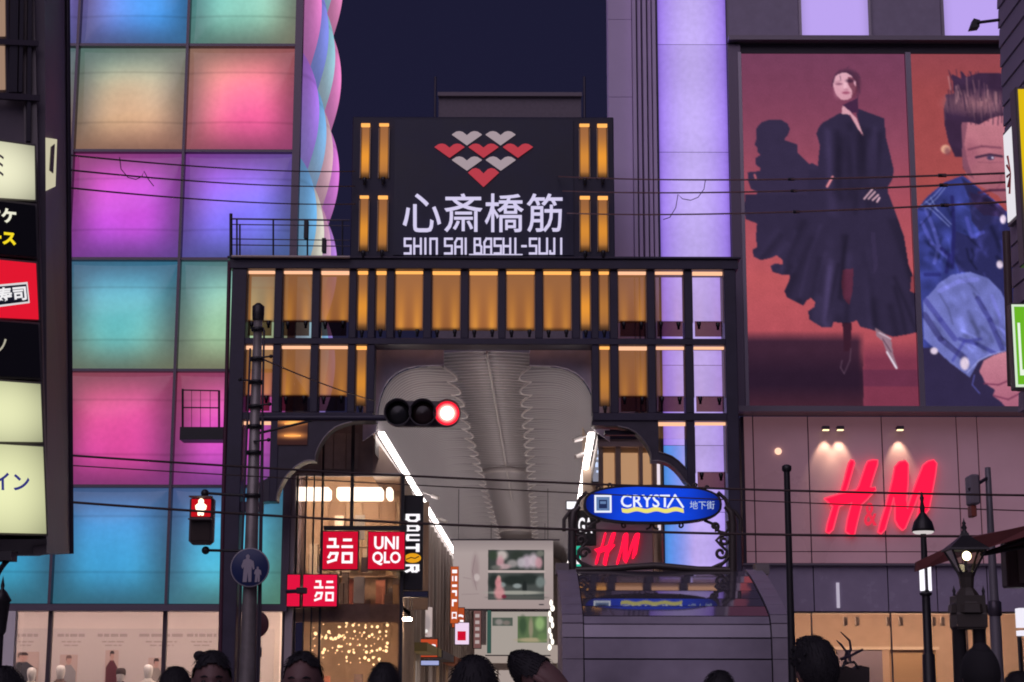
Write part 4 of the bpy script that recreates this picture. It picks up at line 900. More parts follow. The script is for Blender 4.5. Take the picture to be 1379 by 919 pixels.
p.poly(z6([(290,625),(380,690),(470,760),(540,830),(600,1000),(420,960),(340,850),(330,740)]), (42,40,80), .9)
p.poly(z6([(208,262),(220,215),(215,190),(262,185),(252,80),(300,105),(298,60),(330,95),(390,75),(460,72),(560,80),(760,110),(760,320),(500,300),(440,318),(390,348),(345,335),(298,335),(298,520),(262,520),(228,440),(210,350)]), (60,40,66), tex=.1)
p.poly(z6([(298,335),(345,335),(390,348),(440,320),(500,300),(760,300),(760,700),(540,800),(480,720),(330,640),(298,560)]), (196,124,138), gy=(150,84,100))
rh = random.Random(5); hm_ = p.mask(z6([(208,262),(220,215),(215,190),(262,185),(252,80),(300,105),(298,60),(330,95),(390,75),(460,72),(560,80),(760,110),(760,320),(500,300),(440,318),(390,348),(345,335),(298,335),(298,520),(262,520),(228,440),(210,350)]))
p.ell(*z6([(400,235)])[0], 34, 12, (176,120,128), .75, .8); p.ell(*z6([(250,235)])[0], 8, 10, (120,84,100), .6, .8)
for i in range(150):
    a_ = rh.uniform(215, 720); b_ = rh.uniform(90, 250); p.line(z6([(a_, b_), (a_+rh.uniform(-10, 18), b_+rh.uniform(40, 110))]), rh.uniform(.8, 2.2), rh.choice(((54,36,62), (46,30,56), (54,36,62), (196,142,146), (88,58,80))), rh.uniform(.25, .6)*(.5 if b_ > 215 else 1))
for i in range(26):
    a_ = rh.uniform(300, 720); p.line(z6([(a_, 290), (a_+rh.uniform(-8, 8), rh.uniform(315, 350))]), 1.6, (60,38,62), .7)
for i in range(14):
    a_ = rh.uniform(235, 420); p.line(z6([(a_, 110), (a_+rh.uniform(-26, 8), rh.uniform(52, 95))]), 1.2, (60,40,66), .7)
p.poly(z6([(298,335),(330,335),(310,450),(330,560),(360,640),(298,580)]), (96,56,80), .55); p.ell(*z6([(345,500)])[0], 8, 16, (150,84,106), .5, .6)
p.ell(*z6([(213,478)])[0], 6.5, 6, (222,164,140), 1, .2); p.ell(*z6([(222,488)])[0], 4, 5, (120,66,80), .7, .5); p.line(z6([(330,480),(400,462),(500,470)]), 3, (120,66,88), .8); p.line(z6([(370,520),(440,505),(505,515)]), 3.2, (66,42,66)); p.ell(*z6([(445,522)])[0], 5, 3.2, (74,60,92)); p.ell(*z6([(455,522)])[0], 1.4, 1.4, (225,215,235)); p.line(z6([(380,545),(450,548),(510,545)]), 1.2, (140,80,100), .8)
p.line(z6([(500,610),(492,660),(470,690)]), 2.5, (146,80,100), .7); p.line(z6([(380,705),(440,692),(520,690)]), 3.4, (70,36,60), .9); p.line(z6([(370,730),(430,715)]), 1.6, (60,34,60))
p.poly(z6([(330,700),(440,735),(520,800),(500,830),(400,820),(350,770)]), (46,36,70))
for pts in ([(205,660),(150,720),(80,775)], [(215,668),(165,730),(100,790)], [(80,770),(130,790),(225,880)], [(105,750),(170,800),(235,870)], [(130,730),(165,800)]): p.line(z6(pts), 1.1, (150,160,225), .8)
zb = z3
p.poly(zb([(960,140),(1060,180),(1100,120),(1170,100),(1250,120),(1250,420),(1180,430),(1110,345),(1030,318),(985,322),(960,250)]), (44,44,92)); 
for pts, c, a in (([(830,110),(870,200),(940,260)], (96,100,200), .6), ([(850,60),(880,140),(900,210),(880,280)], (104,108,205), .5), ([(910,220),(945,250),(930,320)], (40,38,100), .8), ([(960,0),(965,140),(955,300)], (40,38,98), .9), ([(1020,90),(1040,170),(1090,150)], (88,90,190), .5), ([(840,330),(900,330)], (40,40,104), .7)): p.line(zb(pts), 5, c, a)
p.poly(zb([(855,415),(900,365),(950,332),(1030,318),(1105,345),(1160,400),(1190,470),(1260,560),(1260,700),(1170,645),(1060,690),(1020,760),(940,700),(830,600),(828,440)]), (110,115,186), smooth=False, tex=.12)
for pts, c, w_ in (([(1060,430),(1110,520),(1160,640)], (58,56,130), 7), ([(840,440),(900,520),(960,600)], (66,64,146), 7), ([(900,400),(980,360),(1060,350)], (132,134,228), 6), ([(980,600),(1050,620),(1130,660)], (60,60,140), 5), ([(950,690),(1000,610),(1070,600)], (70,70,160), 4), ([(1120,420),(1150,500),(1170,600)], (126,128,222), 5), ([(835,500),(900,600),(1000,680)], (52,48,104), 8)): p.line(zb(pts), w_, c, .6)
p.line(zb([(1040,750),(1030,790),(1060,825)]), 1.6, (84,84,160)); p.line(zb([(1010,740),(1060,690),(1110,665),(1170,650)]), 1.6, (170,172,235), .8)
p.poly(zb([(1060,735),(1080,690),(1120,668),(1190,648),(1260,690),(1260,890),(1170,885),(1150,860),(1115,835),(1125,810),(1085,785),(1075,760)]), (200,130,146), smooth=False, gy=(170,98,122))
for pts in ([(1080,785),(1140,790),(1200,765)], [(1120,835),(1180,850),(1240,820)]): p.line(zb(pts), 1.8, (116,56,84))
for x_, y_, rx, ry in ((872,650,5,4.5),(1000,702,6,8.5),(1176,95,4,6),(1158,287,4.5,5.5)): p.ell(*zb([(x_, y_)])[0], rx, ry, (226,206,228), 1, .2)
jm = p.mask(zb([(855,415),(900,365),(950,332),(1030,318),(1105,345),(1160,400),(1190,470),(1260,560),(1260,700),(1170,645),(1060,690),(1020,760),(940,700),(830,600),(828,440)]))
jk = p.mask(z6([(58,790),(120,720),(205,650),(300,615),(380,680),(480,760),(540,820),(760,900),(760,1230),(60,1230)])) & ~jm
for i in range(46):
    a_, b_ = rf.uniform(830, 1200), rf.uniform(330, 720); an = rf.uniform(.5, 1.3); L_ = rf.uniform(30, 140); pts_ = zb([(a_, b_), (a_+L_*math.cos(an)*.5+rf.uniform(-12, 12), b_+L_*.5*math.sin(an)), (a_+L_*math.cos(an), b_+L_*math.sin(an))]); p.fold(pts_, rf.uniform(1.2, 4.0), rf.choice((-.17, -.11, .10, .14)), jm)
for i in range(46):
    a_, b_ = rf.uniform(810, 1180), rf.uniform(-60, 330); an = rf.uniform(.6, 2.2); L_ = rf.uniform(20, 110); pts_ = zb([(a_, b_), (a_+L_*math.cos(an)*.5+rf.uniform(-14, 14), b_+L_*.5*math.sin(an)), (a_+L_*math.cos(an), b_+L_*math.sin(an))]); p.fold(pts_, rf.uniform(1.2, 4.0), rf.choice((-.28, -.18, .18, .28)), jk)
p.blur(.9); p.C *= (1+.035*p.nz)[:, None]; p.grain(.02)
ad2 = screen('advert_picture', squareup(q2), pb_, M_AD, hm)
H('screen_divider', mat('edge_rail', (0, 0, 0)), adf[1][0]+.005, squareup(q2)[0][0]-.005, YH-.16, YH+.2, hz(549), hz(73)-.003)
H('screen_case', M_DARK, adf[0][0], squareup(q2)[1][0], YH-.03, YH+.3, hz(549), hz(74))
H('sill', mat('ledge', (0, 0, 0)), ax(985, 555, YH), hx(1480, 555), YH-.4, YH+.4, hz(557.5), hz(550)-.003)
# letter wall
M_LW = mat('letter_wall', (.52, .37, .42), .30, var=.14, vscale=.6); lwb = MATS['letter_wall'].node_tree.nodes['Principled BSDF']; lwb.inputs['Emission Color'].default_value = lin4((150, 104, 112)); lwb.inputs['Emission Strength'].default_value = .30  # weak emission added so the wall looks lit
edges = [1003, 1016, 1090.5, 1190.5, 1292, 1320, 1480]; YL = YH+.35
zw1, zw0 = hz(558), az(1100, 759, YL)
for a, b in zip(edges[:-1], edges[1:]):
    for z1, z0 in ((zw1, az(1100, 743, YL)), (az(1100, 743, YL), zw0)):
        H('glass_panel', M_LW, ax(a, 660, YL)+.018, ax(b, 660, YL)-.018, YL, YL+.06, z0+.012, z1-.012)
H('wall_core', M_DARK, ax(1000, 660, YL), ax(1480, 660, YL), YL+.07, YL+.6, zw0, zw1)
H('band_rail', mat('ledge', (0, 0, 0)), ax(1000, 760, YL), ax(1480, 760, YL), YL-.12, YL+.3, az(1100, 762, YL), az(1100, 759, YL)-.002)
zb0 = az(1100, 825, YL)
be = [1000, 1096, 1196, 1262, 1330, 1480]
for a, b in zip(be[:-1], be[1:]): H('band_panel', mat('band_glass', (.36, .31, .42), .22, var=.05), ax(a, 790, YL)+.014, ax(b, 790, YL)-.014, YL+.02, YL+.08, zb0+.03, az(1100, 762, YL)-.005)
H('band_core', M_DARK, ax(1000, 790, YL), ax(1480, 790, YL), YL+.09, YL+.5, zb0, az(1100, 762, YL)-.01)
# red letters
M_RED = emit('letters_red', (255, 22, 62), 1.45); M_REDE = emit('letters_edge', (255, 70, 100), 1.1)
zh = lambda pts: [at(a, b, YL-.16) for a, b in Z(6.565, 1080, 600, pts)]
HMs = [[(415,150),(432,128),(455,132),(466,155),(440,250),(405,370),(385,420),(335,430),(375,300),(395,220)],
       [(195,470),(330,428),(480,392),(500,360),(560,180),(580,140),(625,128),(670,130),(668,170),(630,290),(605,370),(650,370),(655,395),(600,450),(575,480),(530,520),(490,680),(465,790),(430,795),(385,760),(400,660),(440,505),(330,540),(275,745),(240,778),(212,760),(225,690),(272,540)],
       [(800,300),(820,190),(860,145),(915,135),(940,165),(938,330),(925,480),(930,560),(975,420),(1020,300),(1070,175),(1115,140),(1165,128),(1192,160),(1180,260),(1155,400),(1125,560),(1095,600),(1060,655),(1015,660),(1030,560),(1045,440),(1040,410),(985,560),(915,730),(890,752),(850,715),(822,660),(822,540),(812,460),(775,600),(735,745),(700,782),(672,765),(690,690),(740,530),(775,400)]]
for i, pts in enumerate(HMs):
    o = MB().prism([p+Vector((0, -.004*i, 0)) for p in zh(pts)], (0, .12, 0)).build('red_letter', M_RED, hm)
    MB().tube(zh(pts+[pts[0]]), .022, 5).build('neon_edge', M_REDE, o)
text('red_ampersand', '&', [at(*c, YL-.14) for c in Z(6.565, 1080, 600, [(548,508),(660,508),(660,712),(548,712)])], emit('amp_red', (236, 50, 78), 1.0), hm, bold=.01, thick=.05)
# wall lamps washing the letters
for p in (1112, 1131.5, 1212):
    c = at(p, 579, YL-.28); d = MB().box(c.x-.09, c.x+.09, c.y-.07, c.y+.10, c.z, c.z+.09, bev=.01).build('wash_lamp', M_FRAME, hm)
    boxo('lamp_glow', emit('wash_glow', (255, 226, 170), 2.2), d, c.x-.075, c.x+.075, c.y-.075, c.y+.06, c.z-.02, c.z-.003)
    boxo('lamp_arm', M_FRAME, d, c.x-.02, c.x+.02, c.y+.10, YL, c.z+.03, c.z+.06)
    l = bpy.data.lights.new('wash_light', 'SPOT'); l.energy = 55; l.color = (1, .72, .42); l.spot_size = math.radians(62); l.spot_blend = .7; l.shadow_soft_size = .04
    lo = bpy.data.objects.new('wash_light', l); COL.objects.link(lo); lo.location = (c.x, c.y+.06, c.z-.05); lo.rotation_euler = (math.radians(16), 0, 0)
c = at(1048, 608, YL-.05); wl = MB().lathe(c, [(0, -.06), (.06, -.055), (.085, -.02), (.09, 0)], 14, axis='Y').build('round_lamp', emit('round_lamp', (255, 205, 175), 1.3), hm)
# small repeat of the letters at the arcade corner
rp_ = thing('corner_store', at(845, 940, 50), 'pale-fronted corner of the fashion store just inside the arcade', 'shop')
Yc = 50.0; cz = lambda p: az(850, p, Yc); cx_ = lambda p, y=650: ax(p, y, Yc)
Cb = lambda n, m, a, b, y1, y0, dy=0, d=.2: boxo(n, m, rp_, cx_(a), cx_(b), Yc+dy, Yc+dy+d, cz(y0), cz(y1))
Cb('wall', mat('corner_wall', (.55, .43, .34), .7), 786, 900, 560, 945, .6, .3)
M_CI = emit('corner_inside', (196, 150, 112), .85)
for a, b in ((814, 829), (838, 861), (868, 884)): Cb('lit_window', M_CI, a, b, 607, 655, .5, .05); Cb('lit_window', emit('corner_inside2', (176, 140, 124), .75), a, b, 664, 700, .5, .05)
for a, b in ((807, 813), (830, 837), (862, 867)): Cb('column', mat('corner_column', (.60, .50, .44), .6), a, b, 600, 700, .3, .25)
Cb('lintel', mat('corner_lintel', (.62, .52, .50), .6), 806, 888, 590, 600, .25, .3)
Cb('beam', M_DARK, 800, 886, 576, 590, .2, .3)
Cb('sign_panel', mat('sign_panel_grey', (.42, .34, .44), .5), 782, 878, 700, 772, .1, .1)
Cb('pier', mat('corner_pier', (.62, .46, .36), .6), 879, 884, 600, 945, .0, .5); Cb('light_slot', emit('slot_white', (240, 225, 235), 1.0), 885, 889, 615, 714, -.02, .05)
zs2 = lambda pts: [at(a, b, Yc) for a, b in [(800+(x-195)/1000*62, 717+(y-128)/667*45) for x, y in pts]]
for i, pts in enumerate(HMs): MB().prism([p+Vector((0, -.004*i, 0)) for p in zs2(pts)], (0, .06, 0)).build('red_letter', M_RED, rp_)
# shop window under the band
M_AMB = mat('store_amber', (.66, .49, .38), .75, var=.06)
YA = YL+3.2
H('shop_back_wall', M_AMB, ax(995, 870, YL), ax(1480, 870, YL)+.4, YA, YA+.1, 0, zb0)
H('shop_ceiling', M_WHITE, ax(995, 870, YL), ax(1480, 870, YL), YL+.52, YA, zb0+.9, zb0+.95)
H('shop_back_wall', M_AMB, ax(995, 870, YL), ax(1480, 870, YL)+.4, YA, YA+.1, zb0+.002, zb0+.9)
for i in range(7):
    x = ax(1010, 870, YL)+i*1.2; H('shop_lamp', emit('shop_amber', (255, 224, 198), 26), x, x+.9, YL+.6, YL+.9, zb0+.5, zb0+.57)
for a, b in ((1145,1158),(1147+0,1150)): pass
for p in (1139, 1155, 1197, 1214, 1258, 1270): H('track_lamp', mat('track_lamp', (.5, .42, .38), .5), ax(p-2.5, 835, YL+.7), ax(p+2.5, 835, YL+.7), YL+.7, YL+.85, az(p, 843, YL+.7), az(p, 831, YL+.7))
H('inner_beam', mat('inner_beam', (.85, .70, .56), .6), ax(1112, 873, YL+1.6), ax(1265, 873, YL+1.6), YL+1.6, YL+1.8, az(1180, 875, YL+1.6), az(1180, 871, YL+1.6))
H('inner_screen', mat('inner_screen', (.32, .27, .34), .6), ax(1128, 900, YL+1.6), ax(1189, 900, YL+1.6), YL+1.62, YL+1.75, 0, az(1150, 875.5, YL+1.6))
H('inner_door', mat('inner_door', (.60, .40, .24), .6), ax(1200, 900, YL+1.6), ax(1262, 900, YL+1.6), YL+1.65, YL+1.75, 0, az(1230, 875.5, YL+1.6))
for p in (1094, 1201, 1303): H('shop_mullion', M_FRAME, ax(p-.8, 870, YL), ax(p+.8, 870, YL), YL-.02, YL+.06, 0, zb0-.003)
H('shop_glass', glass('shop_glass_r', .90, (1, .93, .88)), ax(995, 870, YL), ax(1480, 870, YL), YL+.065, YL+.08, .02, zb0-.04)
H('tube_reflector', emit('cool_tube', (190, 180, 200), .9), ax(1126.5, 800, YL), ax(1130.5, 800, YL), YL-.02, YL+.015, az(1128, 819, YL), az(1128, 785, YL))
# ------------------------------------------------------------------ sign tower at the left edge
YT = 16.0; TA = math.tan(math.radians(28))
def tow(px, py, off=0.0):
    """point of the slanted sign face that passes through column px=48 at YT"""
    d = at(px, py, 1.0); sl_ = d.x; x48 = at(48, 460, YT).x
    # plane: y = YT + (x - x48)*TA + off
    Y = (YT-x48*TA+off)/(1-sl_*TA); return Vector((sl_*Y, Y, CAM.z+(d.z-CAM.z)*Y))
st = thing('sign_tower', (tow(0, 900).x, tow(0, 900).y, 0), 'dark corner building with a stack of lit advertising boxes at the left edge', 'building')
M_TW = mat('tower_wall', (.19, .165, .195), .45, var=.2, vscale=1.5); M_TG = mat('tower_gloss', (.15, .125, .135), .42, var=.35, vscale=2.5, bump=.25, bscale=2)
def slab(name, q, m, th, parent=st, n=None):
    n = n or Vector((math.sin(math.radians(28)), -math.cos(math.radians(28)), 0))
    return MB().prism([Vector(p)-n*th for p in q], n*th).build(name, m, parent)
# glossy side fin
fin = [at(45, -60, 16.3), at(88, -60, 19.0), at(95, 746, 19.0), at(63, 746, 16.3)]
nf = (fin[1]-fin[0]).cross(fin[3]-fin[0]).normalized(); nf = -nf if nf.dot(CAM-fin[0]) < 0 else nf
slab('side_fin', fin, M_TG, .12, n=nf)
MB().tube([at(90.5, -60, 18.97), at(95.5, 746, 18.97)], .03, 6).build('fin_edge', M_FRAME, st)
bw = [tow(-160, -70, .5), tow(60, -70, .5), tow(64, 746, .5), tow(-160, 746, .5)]
slab('tower_wall', bw, M_TW, .3)
bx0 = slab('base_wall', [tow(-160, 746, 1.0), tow(-14, 746, 1.0), tow(-14, 944, 1.0), tow(-160, 944, 1.0)], M_TW, .3)
slab('soffit', [tow(-160, 728, .1), tow(63, 726, .1), tow(64, 747, .5), tow(-160, 749, .5)], mat('soffit', (.10, .09, .10), .6), .04)
# windows of the upper floors
for y1, y0 in ((-40, 48), (60, 120)):
    w = slab('window', [tow(-60, y1, .44), tow(7, y1, .44), tow(8, y0, .44), tow(-60, y0, .44)], emit('warm_window', (176, 142, 120), .8), .03)
    slab('window_frame', [tow(7.5, y1-5, .40), tow(11, y1-5, .40), tow(12, y0+5, .40), tow(8.5, y0+5, .40)], M_FRAME, .05, w)
for a, b in ((15, 26), (28, 33), (39, 44)): slab('fin', [tow(a, -70, .38), tow(b, -70, .38), tow(b-3, 124 if b < 36 else 190, .38), tow(a-3, 124 if b < 36 else 190, .38)], mat('tower_fin', (.055, .05, .065), .4), .06)
slab('floor_band', [tow(-60, 49, .36), tow(52, 55, .36), tow(52, 62, .36), tow(-60, 57, .36)], M_FRAME, .05); slab('floor_band', [tow(-60, 121, .36), tow(54, 128, .36), tow(54, 136, .36), tow(-60, 129, .36)], M_FRAME, .05)
# stacked boxes (outline in picture order tl,tr,br,bl)
M_CRE = emit_attr('cream_box', 1.0)
def boxsign(y1l, y1r, y0l, y0r, xr1, xr0, face, label, cream=False):
    q = [tow(-75, y1l-9), tow(xr1, y1r), tow(xr0, y0r), tow(-75, y0l+0)]
    t = thing('advertising_box', tuple(q[3]), label, 'sign box', 'advertising boxes on the sign tower')
    slab('case', [tow(-78, y1l-12, .03), tow(xr1+2.2, y1r-2.5, .03), tow(xr0+2.2, y0r+2.5, .03), tow(-78, y0l+3, .03)], mat('box_case', (.17, .15, .16), .4, metal=.4), .42, t)
    if cream: surf('face', quadfn(q), 24, 24, lambda u, v: np.outer(np.clip(1.0-.30*np.abs(v-.5)**2*2-.18*np.clip((u-.6)/.4, 0, 1)**2, .5, 1), face), M_CRE, t)
    else: slab('face', q, face, .02, t)
    return t, q
ux = lambda px: (px+75)/(48+75.0)
t, q = boxsign(189, 197, 262, 269.5, 46.5, 47.5, (242, 240, 206), 'cream lit box with a grey mark, topmost in the stack', True); text('lettering', 'ミ', q, mat('grey_mark', (.3, .27, .25), .7), t, (ux(-6), .22, ux(5), .62), thick=.006)
t, q = boxsign(272, 277, 336, 346, 47.5, 49.5, mat('box_black', (.012, .012, .016), .3), 'black box with white and yellow katakana'); M_CW = emit('kana_white', (238, 236, 214), 1.0)
text('lettering', 'オケ', q, M_CW, t, (ux(-20), .12, ux(21), .40), bold=.035, thick=.006); text('lettering', 'ース', q, emit('kana_yellow', (250, 222, 40), 1.0), t, (ux(-17), .58, ux(20), .82), bold=.045, thick=.006)
t, q = boxsign(352, 355, 424, 430, 48.5, 52, emit('box_red', (226, 24, 48), 1.0), 'bright red box with a framed sushi sign')
slab('plate', [tow(-62, 389, -.03), tow(37, 380, -.03), tow(40, 408, -.03), tow(-60, 421, -.03)], emit('plate_white', (230, 225, 228), .9), .012, t); qp = [tow(-60, 391, -.036), tow(35.5, 383, -.036), tow(38, 406, -.036), tow(-58, 418, -.036)]
slab('plate_field', qp, mat('plate_navy', (.02, .025, .06), .4), .004, t); text('lettering', '寿司', [p+Vector((.004, -.008, 0)) for p in qp], emit('sushi_white', (240, 238, 240), 1.0), t, (.56, .08, .98, .92), bold=.03, thick=.004)
t, q = boxsign(436, 437, 504, 509, 51.5, 54.5, mat('box_black2', (.014, .014, .018), .3), 'plain black box with a pale swash, below the red one'); text('lettering', 'ノ', q, emit('swash', (196, 190, 170), .8), t, (ux(-12), .32, ux(5), .60), thick=.006)
t, q = boxsign(517, 517.5, 594, 595.5, 54.5, 57.5, (232, 234, 186), 'blank cream lit box, second from the bottom of the stack', True)
t, q = boxsign(603, 602, 716, 719, 58, 62.5, (238, 240, 188), 'large cream lit box with blue katakana, lowest in the stack', True); text('lettering', 'イン', q, emit('kana_blue', (52, 54, 132), .9), t, (ux(-16), .32, ux(29), .52), bold=.02, thick=.006)
# reflection of the topmost box in the fin, added as a glowing slab
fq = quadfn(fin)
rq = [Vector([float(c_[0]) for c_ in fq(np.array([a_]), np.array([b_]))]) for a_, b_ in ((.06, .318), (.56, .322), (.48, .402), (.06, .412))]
slab('painted_reflection', [p+nf*.02 for p in rq], emit('reflection_cream', (214, 206, 176), .85), .01, n=nf); slab('reflection_mark', [Vector([float(c_[0]) for c_ in fq(np.array([a_]), np.array([b_]))])+nf*.03 for a_, b_ in ((.33, .335), (.45, .33), (.38, .38), (.27, .375))], mat('reflection_mark', (.2, .18, .15), .6), .01, n=nf)
# awning struts and lantern at the lower left
aw = thing('awning_frame', tow(-20, 790, .2), 'dark folded awning arms below the sign tower', 'awning')
for i in range(4): MB().tube([tow(22-3*i, 744, .05), tow(-25, 790+9*i, -.3)], .02, 6).build('arm', M_BLACK, aw)
boxo('roller', M_BLACK, aw, tow(-60, 750).x, tow(22, 750).x, tow(0, 750).y-.1, tow(0, 750).y+.1, tow(0, 756).z, tow(0, 744).z)
ln = thing('wall_lantern', at(2, 945, 22), 'black lantern silhouette on a post at the far left edge', 'lamp post'); c = at(3, 800, 22)
MB().lathe((c.x, c.y, 0), [(.11, 0), (.09, .3), (.05, .5), (.045, c.z-.5)], 10).build('post', M_BLACK, ln)
MB().lathe((c.x, c.y, c.z-.5), [(.04, 0), (.07, .05), (.10, .40), (.12, .42), (.06, .52), (.02, .56), (.025, .60), (.0, .72)], 8).build('lantern', M_BLACK, ln)

# ------------------------------------------------------------------ boarded wall at the right edge
XW = ax(1345, 60, 20); wy0, wy1 = 9.0, 20.0
rw = thing('boarded_wall', (XW+.1, 15, 4.6), 'dark violet boarded upper wall of the building at the right edge', 'building')
zb_ = az(1370, 556, 20); zt_ = az(1345, -60, 20); n_ = int((zt_-zb_)/.238)
for i in range(n_):
    MB().add([(XW, wy0, zb_+i*.238), (XW, wy1, zb_+i*.238), (XW+.015, wy1, zb_+i*.238+.224), (XW+.015, wy0, zb_+i*.238+.224), (XW+.05, wy0, zb_+i*.238), (XW+.05, wy1, zb_+i*.238), (XW+.05, wy1, zb_+i*.238+.224), (XW+.05, wy0, zb_+i*.238+.224)],
      [(0, 1, 2, 3), (4, 7, 6, 5), (0, 4, 5, 1), (3, 2, 6, 7), (1, 5, 6, 2), (0, 3, 7, 4)]).build('board', mat('board_violet', (.36, .28, .41), .5, var=.12, vscale=1), rw)
boxo('core', mat('wall_core', (.03, .025, .035), .7), rw, XW+.06, XW+3, wy0, wy1-.01, zb_-.3, zt_)
boxo('lower_wall', mat('lower_wall', (.20, .16, .18), .6), rw, XW+1.2, XW+3, wy0, wy1-.05, 0, zb_-.31)
MB().tube([at(1355, 312, 19.6), at(1362, 520, 19.6)], .045, 8).build('pipe', mat('brown_pipe', (.12, .08, .08), .4), rw)
fl_ = thing('flood_lamp', at(1345, 28, 19.4), 'small floodlight on a thin arm at the top of the right wall', 'lamp'); 
MB().tube([at(1346, 27, 19.4), at(1322, 30, 19.4), at(1316, 31, 19.4)], .018, 6).build('arm', M_BLACK, fl_); c = at(1313, 31, 19.4)
MB().prism([c+Vector((-.055, 0, -.06)), c+Vector((.05, 0, -.045)), c+Vector((.06, 0, .035)), c+Vector((-.01, 0, .055))], (0, .12, 0)).build('lamp_head', M_BLACK, fl_)
def onwall(name, y1, y0, ya, yb, m, label):
    x = XW-.06; z1, z0 = y1, y0
    t = thing(name, (x, (ya+yb)/2, z0), label, 'sign'); boxo('case', mat('box_case', (0, 0, 0)), t, x, XW-.004, ya, yb, z0, z1)
    boxo('face', m, t, x-.012, x-.002, ya+.04, yb-.04, z0+.04, z1-.04); return t, x
YWa, YWb = (XW-.06)/ax(1368.5, 236, 1), (XW-.06)/ax(1354, 240, 1); YWS = YWb; zf1, zf0 = az(1354, 180, YWb), az(1357, 306, YWb)
t, x = onwall('white_sign', zf1, zf0, YWa, YWb, emit('wall_sign_white', (236, 232, 240), .95), 'white wall sign with a red petal emblem')
for i in range(5):
    a = -1.0+.5*i; MB().tube([(x-.016, (YWa+YWb)/2-.06, (zf0+zf1)/2), (x-.016, (YWa+YWb)/2-.06+.14*math.cos(a), (zf0+zf1)/2+.26*math.sin(a))], [.006, .016], 6).build('petal', mat('petal_red', (.45, .04, .05), .5), t)
def facing(name, px0, px1, py0, py1, Y, m, label):
    x0, x1, z1, z0 = ax(px0, py0, Y), ax(px1, py0, Y), az(px0, py0, Y), az(px0, py1, Y)
    t = thing(name, (x0, Y, z0), label, 'sign'); boxo('case', mat('box_case', (0, 0, 0)), t, x0, x1, Y, Y+.2, z0, z1, bev=.01); boxo('face', m, t, x0+.03, x1-.03, Y-.012, Y-.002, z0+.03, z1-.03); return t, (x0, x1, z1, z0)
t, r = facing('yellow_sign', 1366.5, 1420, 117, 355, 17.5, emit('yellow_face', (222, 186, 20), 1.0), 'tall yellow projecting sign at the right edge')
boxo('mark', mat('yellow_ink', (.25, .16, .02), .6), t, r[0]+.08, r[0]+.12, 17.472, 17.486, r[2]-.44, r[2]-.40)
YWG = 18.6; z1, z0 = az(1364, 408, YWG), az(1370, 524, YWG)
x = XW-.05; t = thing('green_sign', (x, YWG, z0), 'lime green sign with a white stroke at the right edge', 'sign')
V = rectq(ax(1363, 460, YWG), ax(1363, 460, YWG)+.9, z1, z0, YWG); boxo('case', mat('box_case', (0, 0, 0)), t, V[0][0], V[1][0], YWG, YWG+.15, z0, z1, bev=.01)
boxo('border', emit('green_border', (222, 240, 214), .95), t, V[0][0]+.012, V[1][0]-.012, YWG-.010, YWG-.002, z0+.02, z1-.02); boxo('face', emit('green_face', (110, 186, 40), .95), t, V[0][0]+.035, V[1][0]-.035, YWG-.018, YWG-.011, z0+.045, z1-.045)
boxo('stroke', emit('green_stroke', (236, 246, 228), 1.0), t, V[0][0]+.06, V[0][0]+.085, YWG-.026, YWG-.019, z0+.14, z1-.22); boxo('stroke', emit('green_stroke', (0, 0, 0)), t, V[0][0]+.085, V[0][0]+.4, YWG-.0262, YWG-.0192, z0+.14, z0+.20)

# ------------------------------------------------------------------ traffic signal pole by the gate
YP = 26.0
def pp(a, b, Y=YP): return at(a, b, Y)
tp = thing('signal_pole', (pp(330, 900).x, YP, 0), 'tall grey steel signal pole in front of the left gate leg', 'pole')
x0 = pp(341, 650).x
M_POLE = mat('pole_steel', (.26, .235, .225), .4, metal=.35, var=.2, vscale=5)
MB().lathe((x0, YP, 0), [(.15, 0), (.14, .6), (.104, 3.0), (.060, pp(348, 411).z), (.0, pp(348, 411).z+.01)], 20).build('shaft', M_POLE, tp)
MB().lathe((x0, YP, pp(348, 413).z), [(.085, -.2), (.09, -.12), (.09, .0), (.03, .05), (0, .05)], 16).build('cap', M_BLACK, tp)
for dx, zt2 in ((.135, 445), (.165, 560), (-.135, 470)): MB().tube([(x0+dx*.72, YP-.03, pp(345, zt2).z), (x0+dx, YP-.03, 2.5), (x0+dx, YP-.03, .05)], .016, 6).build('conduit', M_FRAME, tp)
for y in (444, 484, 515, 548, 575, 610, 668, 760): 
    z = pp(343, y).z; rr_ = .075+(.125-.075)*(pp(348, 411).z-z)/(pp(348, 411).z-3.0)+.012
    MB().lathe((x0, YP, z), [(rr_-.01, -.025), (rr_+.004, -.025), (rr_+.004, .025), (rr_-.01, .025)], 16).build('clamp', M_BLACK, tp)
for y, s in ((484, 1), (515, -1), (548, 1), (596, 1)): 
    z = pp(343, y).z; MB().tube([(x0, YP-.1, z), (x0+s*.22, YP-.12, z+.02)], .014, 6).build('cleat', M_BLACK, tp); MB().sphere((x0+s*.22, YP-.12, z+.02), .03, 8, 5).build('insulator', M_BLACK, tp)
za = pp(440, 563).z
MB().tube([(x0, YP, za), (pp(520, 563).x, YP, za)], .045, 10).build('mast_arm', M_DARK, tp); MB().tube([(x0, YP, pp(343, 585).z), (pp(420, 566).x, YP, za-.04)], .02, 6).build('arm_brace', M_BLACK, tp)
ts = thing('traffic_signal', pp(570, 575), 'horizontal three-lens traffic signal showing red over the arcade mouth', 'traffic light')
M_SIG = mat('signal_body', (.10, .09, .10), .5); xs = [pp(p, 558).x for p in (536.5, 570, 602.5)]; zc = pp(570, 558).z; rl_ = pp(588.5, 558).x-xs[1]
